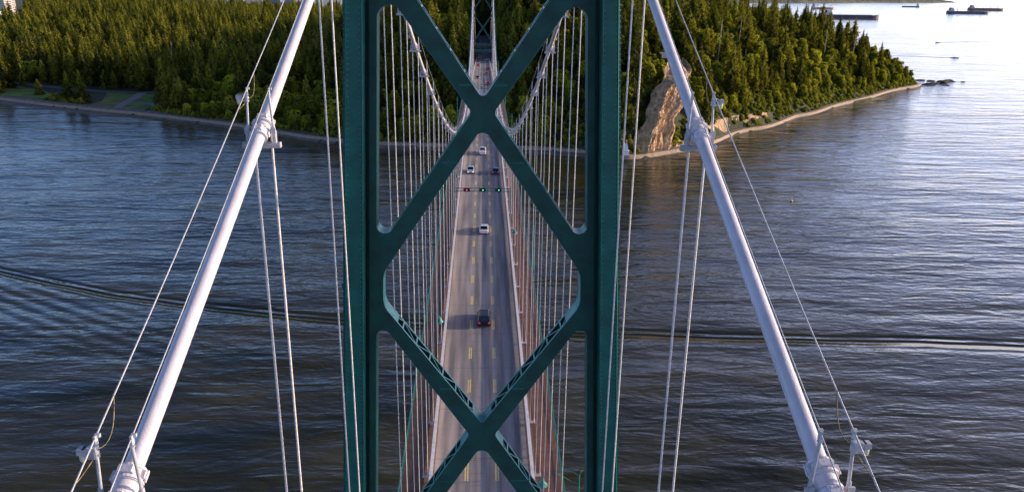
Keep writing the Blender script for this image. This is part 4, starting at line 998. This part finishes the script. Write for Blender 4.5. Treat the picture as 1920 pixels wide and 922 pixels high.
ship(2810, 4575, 245, 1, 'hull_grey', 'dark ship with deck cranes at the right, in front of a brown one', 3, 1.0)
ship(3495, 5490, 250, 1, 'hull_brown', 'brown hulled ship with deck cranes partly hidden behind the dark one', 4, 1.15)
def boat(x, y, rz, L_, lb, col='hull_dark', wake=0):
    t = empty('motor_boat', (x, y, 0), lb, 'boat', rz=rz)
    mb = MB(); w = L_ * .17
    mb.loft([[(a * L_, -w * b * .6, -.2), (a * L_, -w * b, .9 + c), (a * L_, w * b, .9 + c), (a * L_, w * b * .6, -.2)] for a, b, c in ((-.5, .85, 0), (-.1, 1, 0), (.3, .75, .25), (.5, .06, .5))]); mb.build('hull', M[col], t)
    mb = MB(); mb.box((-.02 * L_, 0, 1.4), (L_ * .3, w * 1.4, 1.2), top=.75); mb.build('cabin', M['white'], t)
    mb = MB(); mb.box((.1 * L_, 0, 1.5), (L_ * .05, w * 1.15, .5)); mb.build('windscreen', M['glass'], t)
    if wake:
        for s in (-1, 1):
            mb = MB(); pts = [(-.4 * L_ - wake * q, s * (w * .6 + wake * .075 * q), 0) for q in np.linspace(0, 1, 24)]
            for a, b in zip(pts[:-1], pts[1:]):
                q = 1 - (-a[0] / (wake + L_)); ww = .5 + 1.0 * (1 - q); mb.bar((a[0], a[1], .02), (b[0], b[1], .02), ww * 1.6, .42 * max(q, .15))
            o = mb.build('wake', M['water'], None, (x, y, 0)); o.rotation_euler = (0, 0, rz); tag(o, None, None, None, 'structure'); o['label'] = 'thin trailing wake of a small boat'
boat(878, 1444, R(-22), 14, 'dark motor boat off the wooded point with a wake trailing to its left', wake=150)
boat(1103, 1897, R(200), 13, 'dark motor boat far out with a long wake trailing to the right', wake=420)
boat(905, 1850, R(20), 7, 'tiny boat just beyond the tree tipped point')
t = empty('buoy', (178, 424, 0), 'small tan buoy floating alone in the water right of the bridge', 'buoy')
mb = MB(); mb.tube([(0, 0, -.3), (0, 0, .5), (0, 0, .7)], [.75, .7, .35], 12); mb.build('float', M['hull_orange'], t)
mb = MB(); mb.tube([(0, 0, .7), (0, 0, 1.9)], [.25, .12], 8); mb.box((0, 0, 2.0), (.5, .5, .3)); mb.build('marker', M['cream'], t)

# ------------------------------------------------------------------ far shore, hills, city
def ridge(name, pts, depth, hfun, m, lb, n=220):
    mb = MB(); vs = []; pts = np.array(pts, float); cum = np.r_[0, np.cumsum(np.linalg.norm(np.diff(pts, axis=0), axis=1))]
    r_ = np.random.default_rng(3)
    rows = [(0, 0), (.02, .18), (.12, .5), (.4, .85), (1, 1.)]
    S = np.linspace(0, cum[-1], n)
    for j, (q, hh) in enumerate(rows):
        for s_ in S:
            X = np.interp(s_, cum, pts[:, 0]); Y = np.interp(s_, cum, pts[:, 1]); e = min(1, (cum[-1] - s_) / 500, s_ / 200 + .3)
            vs.append((X + r_.uniform(-8, 8) * (j > 0), Y + q * depth, (hfun(s_) * hh * e + (r_.uniform(-8, 8) if j > 1 else r_.uniform(0, 3) * (j > 0))) if j else -1))
    mb.add(vs, [(j * n + i, j * n + i + 1, (j + 1) * n + i + 1, (j + 1) * n + i) for j in range(len(rows) - 1) for i in range(n - 1)], smooth=False)
    return tag(mb.build(name, m), lb, None, None, 'structure')
ridge('hills', [(1500, 6900), (3057, 7700), (4300, 8700), (5874, 9768)], 900, lambda s_: 95 + 14 * math.sin(s_ / 300), M['farwood'], 'low wooded far shore across the bay')
ridge('hills', [(5200, 13500), (9000, 15500), (16000, 17000)], 1500, lambda s_: 60, M['farhill'], 'faint pale land at the far horizon')
cityr = random.Random(4)
def tower_block(x, y, w, d, h, m, lb, z0=8):
    t = empty('apartment_tower', (x, y, z0), lb, 'building', 'pale city towers behind the woods', rz=R(cityr.uniform(-20, 20)))
    mb = MB(); mb.box((0, 0, h / 2), (w, d, h)); mb.box((0, 0, h + 2), (w * .5, d * .5, 4)); mb.build('wall', M[m], t)
    mb = MB()
    for q in np.arange(4, h - 2, 3.4): mb.box((0, -d / 2 - .06, q), (w * .9, .12, 1.5)); mb.box((w / 2 + .06, 0, q), (.12, d * .85, 1.5))
    mb.build('windows', M['window'], t)
for i, (px, yy, w, h, m) in enumerate([(6, 1750, 20, 60, 'bluegrey'), (15, 1700, 26, 62, 'cream'), (25, 1720, 16, 66, 'bluegrey'), (35, 1680, 22, 70, 'cream'), (46, 1740, 15, 66, 'cream'), (70, 2600, 20, 92, 'cream'), (92, 2700, 16, 92, 'bluegrey'), (110, 2650, 18, 88, 'cream'), (158, 2700, 14, 88, 'cream'), (20, 1640, 40, 40, 'cream')]):
    X = (px - 905) / 1447.27 * (yy * .947 + 30); tower_block(X, yy, w, w * .9, h, m, 'pale high rise building at the top left corner behind the conifers' if px < 60 else 'sliver of a pale tower above the trees near the top left')
for i, (px, yy, w, h, m) in enumerate([(425, 2950, 40, 58, 'cream'), (440, 3000, 50, 52, 'cream'), (456, 2960, 30, 64, 'cream'), (520, 3300, 60, 50, 'bluegrey'), (545, 3350, 60, 46, 'cream'), (575, 3300, 80, 44, 'white'), (600, 3400, 60, 50, 'bluegrey'), (625, 3380, 80, 46, 'white'), (480, 3200, 70, 50, 'cream')]):
    X = (px - 905) / 1447.27 * (yy * .947 + 30); tower_block(X, yy, w, 20, h, m, 'low pale building on the skyline left of the near tower')

# ------------------------------------------------------------------ light, sky, camera
wd = bpy.data.worlds.new('World'); scene.world = wd; wd.use_nodes = True; nt = wd.node_tree; bg = nt.nodes['Background']
sky = nt.nodes.new('ShaderNodeTexSky'); sky.sky_type = 'NISHITA'; sky.sun_disc = False; sky.sun_elevation = R(SUN_EL); sky.sun_rotation = R(90 - SUN_AZ)
sky.altitude = 100; sky.air_density = 1.0; sky.dust_density = 1.0; sky.ozone_density = 3.0
N = nt.nodes; L = nt.links
tc = N.new('ShaderNodeTexCoord'); vm = N.new('ShaderNodeVectorMath'); vm.operation = 'NORMALIZE'; L.new(tc.outputs['Generated'], vm.inputs[0])
sx = N.new('ShaderNodeSeparateXYZ'); L.new(vm.outputs[0], sx.inputs[0])
dt = N.new('ShaderNodeVectorMath'); dt.operation = 'DOT_PRODUCT'; L.new(vm.outputs[0], dt.inputs[0]); dt.inputs[1].default_value = (math.cos(R(20)), math.sin(R(20)), 0)
mr = N.new('ShaderNodeMapRange'); mr.interpolation_type = 'SMOOTHSTEP'; L.new(dt.outputs['Value'], mr.inputs[0]); mr.inputs[1].default_value = -.05; mr.inputs[2].default_value = .95
ez = N.new('ShaderNodeMath'); ez.operation = 'MULTIPLY'; L.new(sx.outputs['Z'], ez.inputs[0]); ez.inputs[1].default_value = -2.9
ex = N.new('ShaderNodeMath'); ex.operation = 'EXPONENT'; L.new(ez.outputs[0], ex.inputs[0])
hm = N.new('ShaderNodeMath'); hm.operation = 'MULTIPLY'; L.new(mr.outputs[0], hm.inputs[0]); L.new(ex.outputs[0], hm.inputs[1])
hc = N.new('ShaderNodeMix'); hc.data_type = 'RGBA'; hc.inputs[6].default_value = (0, 0, 0, 1); hc.inputs[7].default_value = (11.8, 9.8, 10.4, 1); hc.clamp_factor = False; L.new(hm.outputs[0], hc.inputs[0])
tn = N.new('ShaderNodeMix'); tn.data_type = 'RGBA'; tn.blend_type = 'MULTIPLY'; tn.inputs[0].default_value = 1; tn.inputs[7].default_value = (1.0, 1.02, 1.36, 1); L.new(sky.outputs[0], tn.inputs[6])
ez2 = N.new('ShaderNodeMath'); ez2.operation = 'MULTIPLY'; L.new(sx.outputs['Z'], ez2.inputs[0]); ez2.inputs[1].default_value = -3.0
ex2 = N.new('ShaderNodeMath'); ex2.operation = 'EXPONENT'; L.new(ez2.outputs[0], ex2.inputs[0])
zg = N.new('ShaderNodeMath'); zg.operation = 'MULTIPLY_ADD'; L.new(ex2.outputs[0], zg.inputs[0]); zg.inputs[1].default_value = 3.5; zg.inputs[2].default_value = .40
zv = N.new('ShaderNodeVectorMath'); zv.operation = 'SCALE'; L.new(tn.outputs[2], zv.inputs[0]); L.new(zg.outputs[0], zv.inputs['Scale'])
ad = N.new('ShaderNodeMix'); ad.data_type = 'RGBA'; ad.blend_type = 'ADD'; ad.inputs[0].default_value = 1; L.new(zv.outputs[0], ad.inputs[6]); L.new(hc.outputs[2], ad.inputs[7])
L.new(ad.outputs[2], bg.inputs['Color']); bg.inputs['Strength'].default_value = .10
sl = bpy.data.lights.new('sun', 'SUN'); sl.energy = 5.0; sl.angle = R(.5); sl.color = (1, .79, .54); so = link('sun', sl)
sd_ = Vector((math.cos(R(SUN_AZ)) * math.cos(R(SUN_EL)), math.sin(R(SUN_AZ)) * math.cos(R(SUN_EL)), math.sin(R(SUN_EL))))
so.rotation_euler = sd_.to_track_quat('Z', 'Y').to_euler()
cam = bpy.data.cameras.new('camera'); co_ = link('camera', cam); cam.sensor_width = 36; cam.lens = 1447.27 / 1920 * 36; cam.clip_start = .5; cam.clip_end = 90000
m4 = RC.to_4x4(); m4.translation = Vector((0, 0, H)); co_.matrix_world = m4; scene.camera = co_
scene.view_settings.view_transform = 'Standard'; scene.view_settings.look = 'None'; scene.view_settings.exposure = 0; scene.view_settings.gamma = 1
scene.cycles.max_bounces = 6; scene.cycles.use_denoising = True
